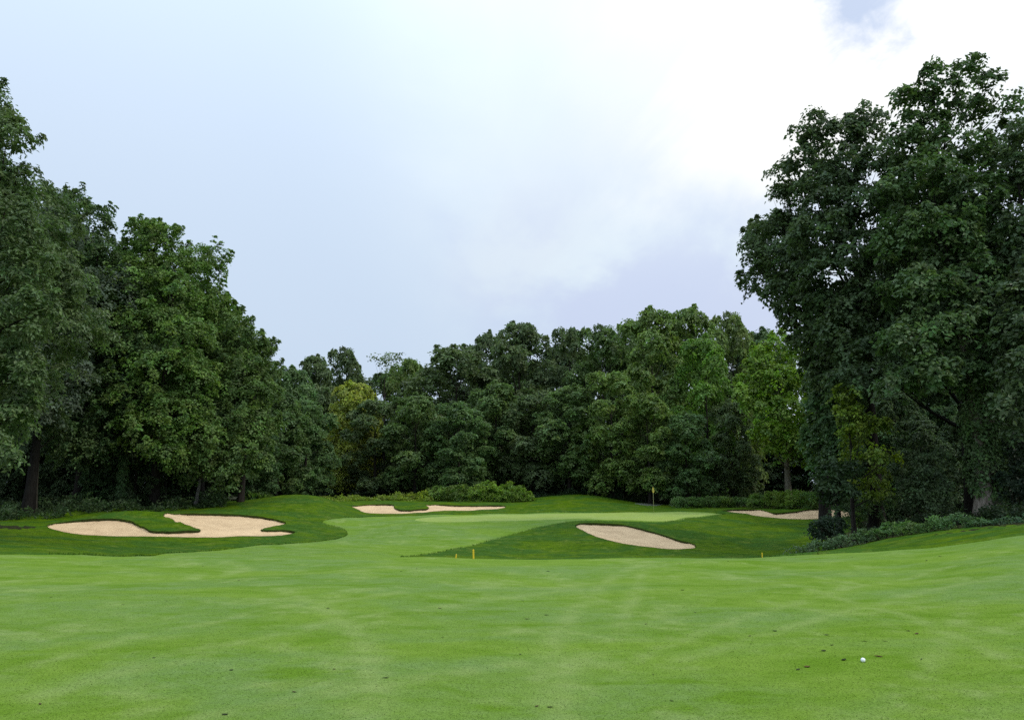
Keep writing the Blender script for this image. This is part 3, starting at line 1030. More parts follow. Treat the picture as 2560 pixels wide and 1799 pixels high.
hero('rounded_oak', 'dark double headed oak immediately left of the tallest oak', 2190, 43,
     [(2145, 280, 38, 0), (2190, 300, 36, 0), (2110, 320, 42, 0), (2165, 350, 60, 0), (2040, 295, 36, 0), (2000, 335, 36, 0), (2060, 350, 52, 0), (2010, 410, 48, 0), (2100, 430, 78, -1), (2190, 430, 80, -1),
      (2040, 490, 70, -1), (2140, 530, 90, -2), (2220, 540, 85, -1), (2050, 590, 80, -2), (2150, 640, 92, -3), (2230, 680, 85, -2), (2070, 700, 85, -2), (2160, 760, 90, -3), (2220, 820, 80, -3), (2110, 840, 80, -3),
      (2180, 900, 75, -4), (2130, 960, 65, -4)],
     DARK, 22, r0=.38, **R_KW)
hero('leaning_oak', 'oak whose branches reach farthest left into the white sky on the right side', 2060, 46,
     [(1955, 430, 32, 0), (1955, 490, 36, 0), (1985, 480, 45, 0), (1960, 560, 42, 0), (1905, 575, 32, 0), (1880, 610, 36, -1), (1885, 660, 40, -1), (1940, 640, 60, -1), (2010, 570, 65, 0), (2000, 660, 75, -2),
      (1945, 712, 46, -2), (1935, 735, 34, -1), (1975, 745, 52, -2), (2015, 765, 62, -3), (2070, 780, 75, -3), (1985, 800, 46, -1), (2020, 850, 45, -1), (2050, 850, 62, -3), (2030, 930, 38, -2), (2090, 900, 70, -3), (2050, 905, 40, -2), (2080, 960, 60, -3)],
     (.092, .140, .056), 23, r0=.33, **R_KW)
hero('edge_oak', 'dark oak cut off by the right edge of the view', 2640, 36,
     [(2590, 330, 70, 0), (2560, 420, 60, 0), (2640, 470, 110, 0), (2570, 560, 70, -1), (2600, 650, 95, -1), (2560, 740, 70, -2), (2640, 800, 120, -1), (2570, 830, 80, -3), (2560, 920, 60, -4), (2620, 960, 90, -3),
      (2700, 600, 110, 0), (2720, 760, 110, 0), (2530, 990, 45, -4), (2560, 1080, 50, -3)],
     DARK, 24, r0=.36, **R_KW)
hero('shaded_maple', 'dark low maple under the leaning oak, beside the right hand bunker', 2095, 44,
     [(2042, 1020, 36, 0), (2048, 1100, 38, 0), (2052, 1165, 34, -1), (2065, 1000, 48, 0), (2100, 980, 50, -1), (2062, 1070, 46, 0), (2100, 1060, 55, -1), (2070, 1130, 46, -1), (2110, 1130, 50, -2), (2072, 1180, 34, -1), (2100, 1190, 40, -2), (2130, 1050, 55, 0)],
     COOL, 25, r0=.2, back=3, **R_KW)
hero('yellow_green_maple', 'yellow green young maple glowing among the dark oaks at right', 2135, 39,
     [(2110, 985, 32, -1), (2125, 1030, 36, -1), (2150, 1070, 42, -1), (2190, 1060, 36, -1), (2120, 1080, 28, -1.5), (2175, 1135, 34, -2), (2215, 1140, 30, -1.5), (2165, 1215, 32, -1), (2200, 1220, 30, -1), (2190, 1180, 28, 0)],
     (.17, .24, .026), 26, r0=.14, back=2, rc=.36, nl=26, leaf=(.19, .135), cover=1.2, tall=.3)
hero('dark_sapling', 'small dark sapling with a bare stem standing before the right hand bunker', 2098, 37,
     [(2075, 1180, 36, 0), (2110, 1170, 38, 0), (2090, 1220, 38, 0), (2065, 1225, 26, 0), (2115, 1225, 28, 0), (2098, 1255, 26, 0)],
     (.05, .085, .032), 27, r0=.10, back=1, rc=.4, nl=28, leaf=(.22, .15), cover=1.5, bark=(.05, .045, .04))
ivy_tree, _ivp = hero('ivied_tree', 'pale twin trunk wrapped in ivy at the far right woodland edge', 2462, 35.5,
     [(2500, 800, 70, 0), (2440, 780, 80, 0), (2540, 720, 70, 1), (2470, 700, 90, 1)], DARK, 28, r0=.42, back=2, **{**R_KW, 'bark': (.30, .26, .21)})
rng = np.random.default_rng(77)
tp2 = np.array([(.75, .2, -.25, .36), (.72, .2, .6, .27), (.78, .2, 3, .22), (.95, .2, 7, .18), (1.1, .3, 12, .12)])
v, f = tube([tp2], 10)
o = link('trunk', mesh_np('trunk', v, f, 4, M_BARK), ivy_tree)
o.color = (.30, .26, .21, 1)
n = 620
th, zz = rng.uniform(0, 6.28, n), 1.3 + 7.5 * rng.uniform(0, 1, n) ** 1.2
rr = .5 + .18 * rng.uniform(0, 1, n) + .12 * np.sin(zz * 3)
C = np.stack([.3 + (rr + .25) * np.cos(th), rr * np.sin(th), zz], 1)
N = np.stack([np.cos(th), np.sin(th), np.full(n, .5)], 1)
o = link('ivy', leaves_mesh('ivy', C, N, .28, 16, .16, .13, rng, .6, .5), ivy_tree)
o.color = (*DEEP, 1)

hero('light_maple', 'lightest green maple with a pale divided trunk left of the dark right hand oaks', 1972, 74,
     [(1950, 860, 42, 0), (1905, 900, 42, 0), (1985, 900, 50, 0), (1880, 960, 42, 0), (1940, 950, 60, -1), (2010, 960, 55, 0), (1900, 1020, 50, -1), (1960, 1030, 60, -2), (1925, 1080, 48, -2), (2005, 1060, 55, -1),
      (1980, 1110, 42, -2), (1935, 1130, 28, -2), (2020, 1130, 40, 0), (1860, 985, 30, -1)],
     (.19, .31, .034), 29, r0=.34, back=3, rc=.6, nl=30, leaf=(.30, .22), cover=1.5, bark=(.24, .22, .17), trunk_top=.7, tall=.4)

# ---- the wood behind the green: a few built trees, the others are individual copies of them
lib = []
for i, (n, peak, size, base_z) in enumerate([(17, .40, (.36, .54), 1.6), (19, .48, (.32, .48), 1.0), (15, .34, (.42, .58), 2.2), (20, .55, (.30, .46), .8), (16, .45, (.34, .52), 1.4)]):
    rng = np.random.default_rng(100 + i)
    L = auto_lobes(20, 5.6, base_z + 1.2, n, rng, peak, size)
    lib.append((L, 100 + i))

FARTREES = [   # picture column, distance, height of the top in the picture, width, kind, colour, label
    (700, 84, 915, 170, 0, COOL, 'mid green rounded tree touching the right end of the left hand wood'),
    (770, 98, 888, 150, 2, DARK, 'round topped dark tree, first skyline dome right of the left hand wood'),
    (850, 104, 872, 120, 1, DARK, 'dark tree forming the second skyline dome behind the yellowing tree'),
    (882, 92, 955, 150, 2, YELLOW, 'only yellowing tree in the wood behind the green'),
    (1015, 106, 898, 120, 3, MID, 'small pointed tree right of the see through crown'),
    (1135, 97, 862, 240, 0, DARK, 'broad dark oak with a flat dome behind the long back bunker'),
    (1300, 101, 806, 190, 2, DARK, 'tall dark oak rising above the bright bushes'),
    (1425, 103, 820, 110, 3, DARK, 'slim pointed dark tree right of the tall oak over the bushes'),
    (1515, 98, 818, 170, 1, DEEP, 'dark tree with three small points left of the flagstick'),
    (1640, 90, 772, 210, 0, MID, 'big leafy tree straight above the flagstick, highest of the back wood'),
    (1745, 95, 768, 190, 4, MID, 'big twin of the highest tree standing on its right side'),
    (1850, 97, 785, 150, 1, OLIVE, 'tree with a bronze tinged top half hidden by the leaning oak'),
    (1775, 83, 840, 150, 4, (.115, .22, .038), 'fresh green layered maple between the flagstick and the lightest maple'),
    (760, 80, 1000, 150, 1, COOL, 'lower layered tree under the yellowing tree on its left'),
    (690, 76, 985, 140, 3, DEEP, 'blue green lower tree beside the end maple'),
    (935, 88, 1000, 150, 3, DARK, 'lower dark tree under the yellowing tree on its right'),
    (1035, 86, 985, 160, 4, DEEP, 'lower tree below the pointed tree, behind the notched bunker'),
    (1145, 84, 1005, 150, 1, COOL, 'pale blue green lower tree straight above the bright bushes'),
    (1240, 90, 955, 170, 0, DEEP, 'mid height tree between the flat domed oak and the tall oak'),
    (1330, 88, 985, 150, 4, DARK, 'lower tree above the right end of the bright bushes'),
    (1425, 86, 965, 160, 2, DEEP, 'lower rounded tree behind the smooth grass mound'),
    (1530, 84, 930, 160, 3, MID, 'layered lower tree left above the flagstick'),
    (1625, 80, 985, 150, 1, MID, 'layered lower tree right behind the flagstick'),
    (1720, 78, 1030, 130, 4, COOL, 'lowest layered tree behind the row of upright plants'),
    (1835, 80, 1000, 120, 0, DARK, 'dark lower tree in the gap left of the lightest maple'),
    (1600, 100, 800, 120, 3, DARK, 'narrow dark tree peeping out left of the highest tree'),
    (1215, 108, 830, 120, 4, DARK, 'dark shoulder tree between flat domed and tall oaks on the skyline'),
]
protos = {}
BACKWOOD = 'trees of the wood behind the green'
for (px, D, top, w, kd, colr, label) in FARTREES:
    base = place(px, D)
    H = height_to(top, D, base)
    hw = w / 2 / F * D * 1.12
    L, sd = lib[kd]
    colr = tuple(c * k for c, k in zip(colr, (1.4, 1.32, 1.2)))
    rs = random.Random(int(px * 7 + D))
    sc = (hw / 5.6 * rs.uniform(.92, 1.08), hw / 5.6 * rs.uniform(.95, 1.15), H / 20.0)
    rz = rs.uniform(0, 6.28)
    if kd not in protos:
        rng = np.random.default_rng(sd)
        protos[kd] = build_tree('woodland_tree', label, 'tree', base, 20, L, colr, rng, rc=.62, nl=26, leaf=(.36, .26), cover=1.55, r0=.3, group=BACKWOOD,
                                under=.5, trunk_top=.75, tall=.28, spires=4)
        r = protos[kd][0]
        r.scale, r.rotation_euler = sc, (0, 0, rz)
    else:
        copy_tree(protos[kd], label, base, sc, rz, colr, BACKWOOD)

# one loose crown that lets the sky through
rng = np.random.default_rng(55)
base = place(955, 102)
H = height_to(872, 102, base)
build_tree('woodland_tree', 'thin crowned tree letting the sky through behind the yellowing tree', 'tree', base, H, auto_lobes(H, 4.6, H * .4, 9, rng, .5, (.28, .4)), OLIVE, rng,
           rc=.8, nl=26, leaf=(.34, .22), cover=.75, r0=.26, group=BACKWOOD)

# trees deeper in the woods, seen only as the dark between the front ones
MARKS = {'on the left side': [(-150, 'feathery tree'), (75, 'grey green tree'), (190, 'tall maple'), (385, 'twin topped maple'), (500, 'stepped maple'), (600, 'end maple')],
         'behind the green': [(720, 'first skyline dome'), (882, 'yellowing tree'), (1015, 'small pointed tree'), (1135, 'flat domed oak'), (1300, 'bright bushes'), (1425, 'smooth mound'), (1634, 'flagstick'),
                              (1800, 'row of upright plants'), (1960, 'lightest maple'), (2120, 'dark sapling')],
         'on the right side': [(2190, 'rounded oak'), (2440, 'tallest oak'), (2700, 'right edge oak')]}
NTH = ['leftmost there', 'second from the left', 'third from the left', 'fourth from the left', 'fifth from the left', 'sixth from the left', 'seventh from the left', 'eighth from the left', 'ninth from the left']


def which_one(items):
    """items: (picture column, side); returns a telling phrase for each"""
    mk = [min(MARKS[w], key=lambda m: abs(m[0] - p))[1] for p, w in items]
    out = [None] * len(items)
    for m in set(mk):
        ii = sorted([i for i in range(len(items)) if mk[i] == m], key=lambda i: items[i][0])
        for k_, i in enumerate(ii):
            out[i] = 'behind the ' + m + ('' if len(ii) == 1 else ', ' + NTH[min(k_, 8)])
    return out


deep = []
rs = random.Random(8)
for px in range(660, 1960, 105):
    deep.append((px, 116 + rs.uniform(-3, 5), np.interp(px, [660, 900, 1100, 1300, 1500, 1650, 1950], [930, 930, 890, 850, 850, 810, 800]) + rs.uniform(8, 40), 210))
for px in range(-420, 640, 95):
    deep.append((px, 72 + rs.uniform(-2, 6), np.interp(px, [-420, 0, 200, 400, 640], [420, 480, 560, 640, 900]) + rs.uniform(20, 70), 230))
for px in range(-500, 560, 130):
    deep.append((px, 88 + rs.uniform(-2, 6), np.interp(px, [-420, 0, 200, 400, 640], [520, 580, 660, 740, 900]) + rs.uniform(20, 70), 230))
for px in range(2190, 3100, 110):
    deep.append((px, 60 + rs.uniform(-4, 5), np.interp(px, [2190, 2250, 2600, 3100], [640, 560, 520, 480]) + rs.uniform(0, 80), 290))
for px in range(2170, 3000, 150):
    deep.append((px, 82 + rs.uniform(-4, 5), 760 + rs.uniform(0, 80), 260))
sides = [(px, 'behind the green' if 660 <= px < 1960 and D > 100 else ('on the left side' if px < 660 else 'on the right side')) for px, D, top, w in deep]
tells = which_one(sides)
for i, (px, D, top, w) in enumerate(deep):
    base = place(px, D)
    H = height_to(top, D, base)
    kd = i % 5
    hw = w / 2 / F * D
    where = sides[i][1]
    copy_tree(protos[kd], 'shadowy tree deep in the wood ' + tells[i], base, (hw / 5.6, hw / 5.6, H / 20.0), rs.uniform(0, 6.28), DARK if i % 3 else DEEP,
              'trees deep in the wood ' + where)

low = []
for px in range(-420, 660, 58):
    low.append((px, (57 if px < 340 else 64) + rs.uniform(0, 5), rs.uniform(980, 1090), 150, 'on the left side'))
for px in range(650, 2240, 72):
    low.append((px, 104 + rs.uniform(-2, 5), rs.uniform(1040, 1120), 170, 'behind the green'))
for px in range(2190, 2900, 62):
    low.append((px, 50 + rs.uniform(-2, 6), rs.uniform(940, 1060), 170, 'on the right side'))
tells = which_one([(l[0], l[4]) for l in low])
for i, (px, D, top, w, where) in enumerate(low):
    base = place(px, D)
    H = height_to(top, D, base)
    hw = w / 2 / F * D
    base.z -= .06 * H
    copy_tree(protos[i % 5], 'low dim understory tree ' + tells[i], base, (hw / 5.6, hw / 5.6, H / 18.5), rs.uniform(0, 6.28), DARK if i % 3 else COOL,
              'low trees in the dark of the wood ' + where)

# slim trunks at the left woodland edge
def bare_trunk(label, px, D, top, r0, bark, lean, seed, ivy=False):
    rng = np.random.default_rng(seed)
    base = place(px, D)
    H = height_to(top, D, base)
    lob = [(lean[0], lean[1], H * .86, 1.5, 1.1), (lean[0] + 1.1, .4, H * .72, 1.3, .9), (lean[0] - 1.0, .3, H * .78, 1.2, .9), (lean[0] + .3, 1.2, H * .66, 1.2, .9)]
    root, parts = build_tree('slender_tree', label, 'tree', base, H, lob, DEEP, rng, rc=.7, nl=44, leaf=(.25, .16), cover=1.3, r0=r0, lean=lean, bark=bark, trunk_top=.9, group='slender trees at the left woodland edge')
    if ivy:
        n = 240
        th, zz = rng.uniform(0, 6.28, n), H * .42 * rng.uniform(0, 1, n)
        rr = r0 * .8 + .16 * rng.uniform(0, 1, n)
        C = np.stack([rr * np.cos(th), rr * np.sin(th), zz], 1)
        o = link('ivy', leaves_mesh('ivy', C, np.stack([np.cos(th), np.sin(th), np.full(n, .5)], 1), .3, 12, .2, .15, rng, .6, .5), root)
        o.color = (*COOL, 1)


bare_trunk('slender tree with a bare pale grey trunk near the end of the left wood', 487, 57.5, 1010, .13, (.20, .19, .17), (.35, 0), 31)
bare_trunk('slender tree with ivy climbing its trunk at the left woodland edge', 300, 56, 960, .17, (.09, .08, .06), (.2, 0), 32, True)
bare_trunk('slender dark trunked tree standing nearest the left end of the wood', 85, 52, 980, .2, (.08, .075, .06), (-.2, 0), 33)
bare_trunk('slender dark trunked tree midway between the ivy trunk and the pale trunk', 412, 60, 1000, .13, (.06, .055, .05), (.1, 0), 34)


# ------------------------------------------------------------------ shrubs and herbs
def shrub(name, label, px, D, specs, color, seed, cat='shrub', group=None, rc=.3, nl=30, leaf=(.13, .07), cover=1.5, tip_up=.3, jitter=.5, stems=7):
    """specs: (px, py, radius px) lobes as seen; stems rise from the foot"""
    rng = np.random.default_rng(seed)
    base = place(px, D)
    lob = pix_lobes([(a, b, c, rng.uniform(-.3, .3) * c / F * D) for a, b, c in specs], D, base, rng, .9)
    lob = [(x, y_, max(z, .25 * r), r, rz) for x, y_, z, r, rz in lob]
    root = empty(name, base)
    tag(root, label, cat, group)
    paths = []
    for i in range(stems):
        x, y_, z, r, rz = lob[i % len(lob)]
        e = np.array([x + rng.uniform(-.5, .5) * r, y_ + rng.uniform(-.5, .5) * r, max(z, .2)])
        t = np.linspace(0, 1, 4)[:, None]
        p = np.array([x * .6, y_ * .6, -.1]) * (1 - t) + e * t
        p[:, 2] = p[:, 2] + gz(base.x + x * .6, base.y + y_ * .6) * 0
        paths.append(np.concatenate([p, .02 * (1 - .7 * t)], 1))
    v, f = tube(paths, 4)
    s = link('stems', mesh_np('stems', v, f, 4, M_BARK), root)
    s.color = (.06, .05, .03, 1)
    s['kind'] = 'stuff'
    C, N, S = sprays(lob, rng, rc, cover, .3, .55, 3, .3)
    g = ground_z(C[:, 0] + base.x, C[:, 1] + base.y) - base.z
    ok = C[:, 2] > g - .02
    fo = link('foliage', leaves_mesh('foliage', C[ok], N[ok], S[ok], nl, leaf[0], leaf[1], rng, .1, jitter, tip_up=tip_up), root)
    fo.color = (*color, 1)
    return root, [s, fo]


LIME = (.13, .205, .028)
HEDGE = 'bright bushes behind the green'
shrub('bush', 'low lime green bush at the left end of the bright bushes', 1050, 80, [(1000, 1250, 16), (1030, 1246, 17), (1062, 1242, 18)], (.25, .33, .035), 41, 'bush', HEDGE, rc=.38, leaf=(.2, .11))
shrub('bush', 'small rounded lime bush with a bluish tip, second of the bright bushes', 1098, 80, [(1085, 1238, 22), (1110, 1232, 20), (1100, 1245, 22)], (.2, .31, .05), 42, 'bush', HEDGE, rc=.38, leaf=(.2, .11))
shrub('bush', 'upright green bush in the middle of the bright bushes', 1148, 79, [(1140, 1235, 24), (1155, 1228, 20), (1148, 1245, 24)], (.14, .23, .035), 43, 'bush', HEDGE, rc=.38, leaf=(.2, .11))
shrub('bush', 'biggest dome of the bright bushes behind the green', 1215, 79, [(1190, 1236, 30), (1220, 1228, 26), (1245, 1238, 28), (1210, 1248, 26)], (.19, .30, .035), 44, 'bush', HEDGE, rc=.38, leaf=(.2, .11))
shrub('bush', 'spiky topped bush right of the biggest bright dome', 1280, 79, [(1265, 1232, 26), (1292, 1234, 24), (1280, 1246, 26)], (.175, .28, .035), 45, 'bush', HEDGE, rc=.38, leaf=(.2, .11), tip_up=.9)
shrub('bush', 'last bright bush sloping down to the smooth mound', 1322, 79, [(1312, 1244, 22), (1330, 1250, 14)], (.2, .31, .035), 46, 'bush', HEDGE, rc=.38, leaf=(.2, .11))

UP = 'upright leafy plants right of the flagstick'
spec = [(1700, 18, 1238, 'leftmost pale tipped plant of the row right of the flagstick', (0.155, 0.264, 0.078)), (1738, 18, 1240, 'low plant second in the row right of the flagstick', (0.132, 0.232, 0.054)),
        (1778, 20, 1237, 'plant with darker stems third in the row right of the flagstick', (0.124, 0.217, 0.050)), (1815, 20, 1236, 'yellow green plant fourth in the row right of the flagstick', (0.178, 0.271, 0.046)),
        (1852, 20, 1238, 'short dull plant before the row right of the flagstick rises', (0.132, 0.217, 0.062)), (1900, 26, 1229, 'bushy plant where the row right of the flagstick rises', (0.155, 0.256, 0.054)),
        (1945, 28, 1221, 'tall yellow green plant at the foot of the pale divided trunk', (0.194, 0.295, 0.046)), (1990, 28, 1219, 'tallest plant of the row, right of the pale divided trunk', (0.186, 0.287, 0.046)),
        (2030, 26, 1224, 'last plant of the row, beneath the shaded maple', (0.139, 0.248, 0.054))]
for i, (px, r, top, label, colr) in enumerate(spec):
    D = 74 - max(0, px - 1850) * .022
    b = hit(px, np.interp(px, [1690, 1900, 2040], [1264, 1268, 1268]))
    yb = np.interp(px, [1690, 1900, 2040], [1258, 1260, 1258])
    shrub('upright_plant', label, px, D, [(px - r * .5, yb - 2, r * .75), (px + r * .5, yb - 3, r * .75), (px - r * .4, top + r * .75, r * .7), (px + r * .45, top + r * .7 + 3, r * .65)], colr, 60 + i, 'plant', UP,
          rc=.3, leaf=(.24, .07), nl=26, tip_up=1.3, cover=1.6)

BAND = 'low shrubs along the right hand woodland edge'
band = [(1995, 33.5, 1362, 26, (0.114, 0.177, 0.083), 'grey green low shrub at the bottom tip of the right hand shrub band'), (2045, 33, 1345, 28, (0.104, 0.170, 0.079), 'low shrub second from the bottom tip of the right shrub band'),
        (2100, 32.5, 1332, 30, (0.114, 0.183, 0.079), 'leafy low shrub below the stem of the dark sapling'), (2160, 32, 1320, 30, (0.094, 0.166, 0.058), 'brownish green low shrub right of the sapling bush'),
        (2215, 31.5, 1306, 32, (0.114, 0.208, 0.058), 'spreading green shrub in the middle of the right shrub band'), (2275, 31, 1297, 34, (0.121, 0.218, 0.055), 'largest green shrub of the right shrub band'),
        (2335, 30.5, 1290, 34, (0.104, 0.198, 0.055), 'rounded green shrub between the largest shrub and the ivied trunk'), (2395, 30, 1280, 36, (0.100, 0.187, 0.062), 'dark shrub left at the foot of the ivied trunk'),
        (2455, 29.8, 1294, 32, (0.083, 0.163, 0.062), 'shrub directly before the pale base of the ivied trunk'), (2520, 29.5, 1288, 34, (0.070, 0.138, 0.062), 'dark shrub right of the ivied trunk'),
        (2590, 29, 1280, 36, (0.062, 0.125, 0.055), 'dark shrub cut by the right edge of the view')]
for i, (px, D, top, r, colr, label) in enumerate(band):
    x, y_ = at(px, D)
    bz = gz(x, y_)
    # picture height of the foot
    k = math.atan2(bz - EYE, D) - PITCH
    foot = CY - math.tan(k) * F
    mid = (top + foot) / 2
    shrub('low_shrub', label, px, D, [(px - r * .7, mid + 6, (foot - top) * .42), (px + r * .7, mid + 2, (foot - top) * .42), (px, top + (foot - top) * .38, (foot - top) * .4), (px + r * 1.3, mid + 8, (foot - top) * .36)],
          colr, 80 + i, 'shrub', BAND, rc=.22, nl=26, leaf=(.12, .065), cover=1.5, tip_up=.5)
shrub('dark_bush', 'dark rounded bush at the foot of the sapling by the right bunker', 2065, 35, [(2050, 1318, 26), (2080, 1310, 28), (2066, 1335, 28), (2100, 1330, 24), (2035, 1335, 18)], (.026, .05, .024), 95, 'bush', rc=.24, nl=26, leaf=(.12, .07))
shrub('understory_bush', 'dim bush under the yellow green maple', 2150, 42, [(2130, 1270, 34), (2175, 1262, 36), (2215, 1258, 36), (2140, 1290, 26)], DEEP, 96, 'bush', rc=.34, nl=30, leaf=(.16, .09))
shrub('understory_bush', 'tall dim bush left of the ivied trunk', 2350, 36.5, [(2320, 1200, 48), (2340, 1150, 44), (2300, 1230, 44), (2350, 1220, 42), (2325, 1255, 40)], DARK, 97, 'bush', rc=.36, nl=30, leaf=(.17, .1))
shrub('understory_bush', 'tall dim bush at the right edge behind the ivied trunk', 2545, 35, [(2540, 1130, 46), (2570, 1180, 60), (2530, 1210, 44), (2590, 1230, 50)], (.034, .06, .034), 98, 'bush', rc=.36, nl=30, leaf=(.17, .1))


def herb_mesh(name, C, H, rng, nb, L, Wd, spread):
    """tufts of narrow blades"""
    n = len(C)
    k = np.repeat(np.arange(n), nb)
    m = len(k)
    an = rng.uniform(0, 6.28, m)
    d = np.stack([np.cos(an), np.sin(an), np.zeros(m)], 1)
    h = np.asarray(H)[k] * rng.uniform(.55, 1.1, m)
    out = h * spread * rng.uniform(.2, 1, m)
    b0 = C[k] + d * (rng.uniform(0, .12, m) * L)[:, None]
    mid = b0 + d * (out * .35)[:, None] + np.array([0, 0, 1]) * (h * .65)[:, None]
    tip = b0 + d * out[:, None] + np.array([0, 0, 1]) * h[:, None] * rng.uniform(.8, 1.05, m)[:, None]
    s = np.stack([-d[:, 1], d[:, 0], np.zeros(m)], 1) * Wd / 2
    v = np.stack([b0 - s, b0 + s, mid + s * .8, tip, mid - s * .8], 1)
    f = np.arange(m * 5).reshape(m, 5)
    me = mesh_np(name, v.reshape(-1, 3), f, 5, M_LEAF, False)
    ct = np.clip(rng.normal(.5, .16, (n, 3)), 0, 1)
    t = np.clip(ct[k] + rng.normal(0, .12, (m, 3)), 0, 1)
    at_ = me.attributes.new('tint', 'FLOAT_VECTOR', 'FACE')
    at_.data.foreach_set('vector', t.astype(np.float32).ravel())
    return me


def tussock(label, px, D, top, wpx, color, seed):
    rng = np.random.default_rng(seed)
    base = place(px, D)
    H = height_to(top, D, base)
    w = wpx / 2 / F * D
    n = int(60 * w)
    C = np.stack([rng.normal(0, w * .45, n), rng.normal(0, .5, n), np.zeros(n)], 1)
    Hh = H * np.exp(-(C[:, 0] / (w * 1.1)) ** 2) * rng.uniform(.75, 1.05, n)
    C[:, 2] = ground_z(C[:, 0] + base.x, C[:, 1] + base.y) - base.z - .05
    root = empty('tall_grass', base)
    tag(root, label, 'grass', 'tall grass clumps at the end of the left wood')
    o = link('blades', herb_mesh('blades', C, Hh, rng, 26, .5, .035, .5), root)
    o.color = (*color, 1)


tussock('small bright clump of tall grass left of the large clump by the left wood', 548, 66, 1238, 60, (.20, .30, .035), 201)
tussock('large arching clump of tall grass behind the left bunker', 632, 67, 1226, 110, (.13, .23, .035), 202)
tussock('thin trailing clump of tall grass between the large clump and the mound', 692, 68, 1238, 60, (.15, .25, .035), 203)

# weeds nobody could count
rng = np.random.default_rng(300)


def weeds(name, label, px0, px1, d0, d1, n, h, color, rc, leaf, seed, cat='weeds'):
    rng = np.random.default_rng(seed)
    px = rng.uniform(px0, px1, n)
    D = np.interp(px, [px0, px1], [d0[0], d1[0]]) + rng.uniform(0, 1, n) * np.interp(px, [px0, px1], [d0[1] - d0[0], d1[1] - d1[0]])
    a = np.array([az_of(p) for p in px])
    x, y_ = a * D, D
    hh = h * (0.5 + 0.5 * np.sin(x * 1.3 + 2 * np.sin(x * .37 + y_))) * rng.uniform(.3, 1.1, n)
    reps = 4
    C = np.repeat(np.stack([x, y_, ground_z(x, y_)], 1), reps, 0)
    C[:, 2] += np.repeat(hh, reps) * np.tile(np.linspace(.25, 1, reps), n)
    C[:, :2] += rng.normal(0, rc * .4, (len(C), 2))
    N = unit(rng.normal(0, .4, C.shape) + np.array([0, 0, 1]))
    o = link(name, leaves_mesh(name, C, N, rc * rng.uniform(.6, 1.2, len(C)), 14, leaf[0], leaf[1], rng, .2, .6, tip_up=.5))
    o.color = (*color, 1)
    tag(o, label, cat, None, 'stuff')


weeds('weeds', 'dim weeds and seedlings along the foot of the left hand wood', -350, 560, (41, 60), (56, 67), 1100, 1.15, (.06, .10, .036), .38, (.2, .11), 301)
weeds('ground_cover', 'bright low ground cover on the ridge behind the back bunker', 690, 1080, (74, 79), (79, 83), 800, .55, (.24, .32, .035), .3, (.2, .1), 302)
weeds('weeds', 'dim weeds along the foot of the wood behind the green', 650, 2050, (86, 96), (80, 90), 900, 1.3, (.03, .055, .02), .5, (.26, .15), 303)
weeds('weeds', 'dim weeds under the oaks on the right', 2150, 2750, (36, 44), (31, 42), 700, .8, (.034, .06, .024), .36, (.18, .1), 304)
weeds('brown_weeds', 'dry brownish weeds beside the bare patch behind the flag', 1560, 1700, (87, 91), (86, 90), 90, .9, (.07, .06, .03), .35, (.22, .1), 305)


# ------------------------------------------------------------------ small things
def lathe(profile, sides=12):
    p = np.array(profile, float)
    an = np.arange(sides) / sides * 6.2832
    v = np.stack([p[:, None, 0] * np.cos(an), p[:, None, 0] * np.sin(an), np.repeat(p[:, 1:2], sides, 1)], -1).reshape(-1, 3)
    n = len(p)
    ii = np.arange(n - 1)[:, None] * sides + np.arange(sides)
    jj = np.arange(n - 1)[:, None] * sides + (np.arange(sides) + 1) % sides
    return v, np.stack([ii, jj, jj + sides, ii + sides], -1).reshape(-1, 4)


# golf ball with dimples
bx, by = hit(2158, 1655)
R = .0213
nlat, nlon = 60, 96
th = np.linspace(0.001, math.pi - .001, nlat)
v, f = lathe(np.stack([np.sin(th), -np.cos(th)], 1), nlon)
v = unit(v)
i = np.arange(300) + .5
ph, ga = np.arccos(1 - 2 * i / 300), math.pi * (1 + 5 ** .5) * i
dm = np.stack([np.cos(ga) * np.sin(ph), np.sin(ga) * np.sin(ph), np.cos(ph)], 1)
near_ = np.arccos(np.clip((v @ dm.T).max(1), -1, 1))
rad = R * (1 - .022 * np.clip(1 - (near_ / .085) ** 2, 0, 1))
o = link('golf_ball', mesh_np('golf_ball', v * rad[:, None], f, 4, M_BALL))
o.location = (bx, by, gz(bx, by) + R - .004)
tag(o, 'white dimpled golf ball lying on the fairway in the right foreground', 'ball')

# flagstick
fx, fy = hit(1634.5, 1283)
root = empty('flagstick', (fx, fy, gz(fx, fy)))
tag(root, 'thin flagstick with a limp yellow flag standing on the green', 'flag')
v, f = lathe([(.0, -.15), (.011, -.15), (.011, .9), (.009, 2.22), (.005, 2.24), (0, 2.245)], 10)
o = link('pole', mesh_np('pole', v, f, 4, M_POLE), root)
# limp cloth: hangs in folds from the top of the pole
nu, nv = 14, 18
vv = []
for jv in range(nv):
    t = jv / (nv - 1)
    for iu in range(nu):
        s = iu / (nu - 1)
        wdt = .015 + .115 * math.sin(min(1, t * 1.18) * math.pi * .62) * (1 - .55 * max(0, (t - .75) / .25) ** 2)
        x = -wdt * .55 + wdt * 1.3 * s
        yy = -.02 - .035 * math.sin(s * 9 + t * 2.0) * (0.3 + t)
        zz = 2.21 - .50 * t - .05 * s * (1 - t)
        vv.append((x, yy, zz))
ff = [(j * nu + k, j * nu + k + 1, (j + 1) * nu + k + 1, (j + 1) * nu + k) for j in range(nv - 1) for k in range(nu - 1)]
me = mesh_np('cloth', vv, ff, 4, [M_FLAG, M_INK])
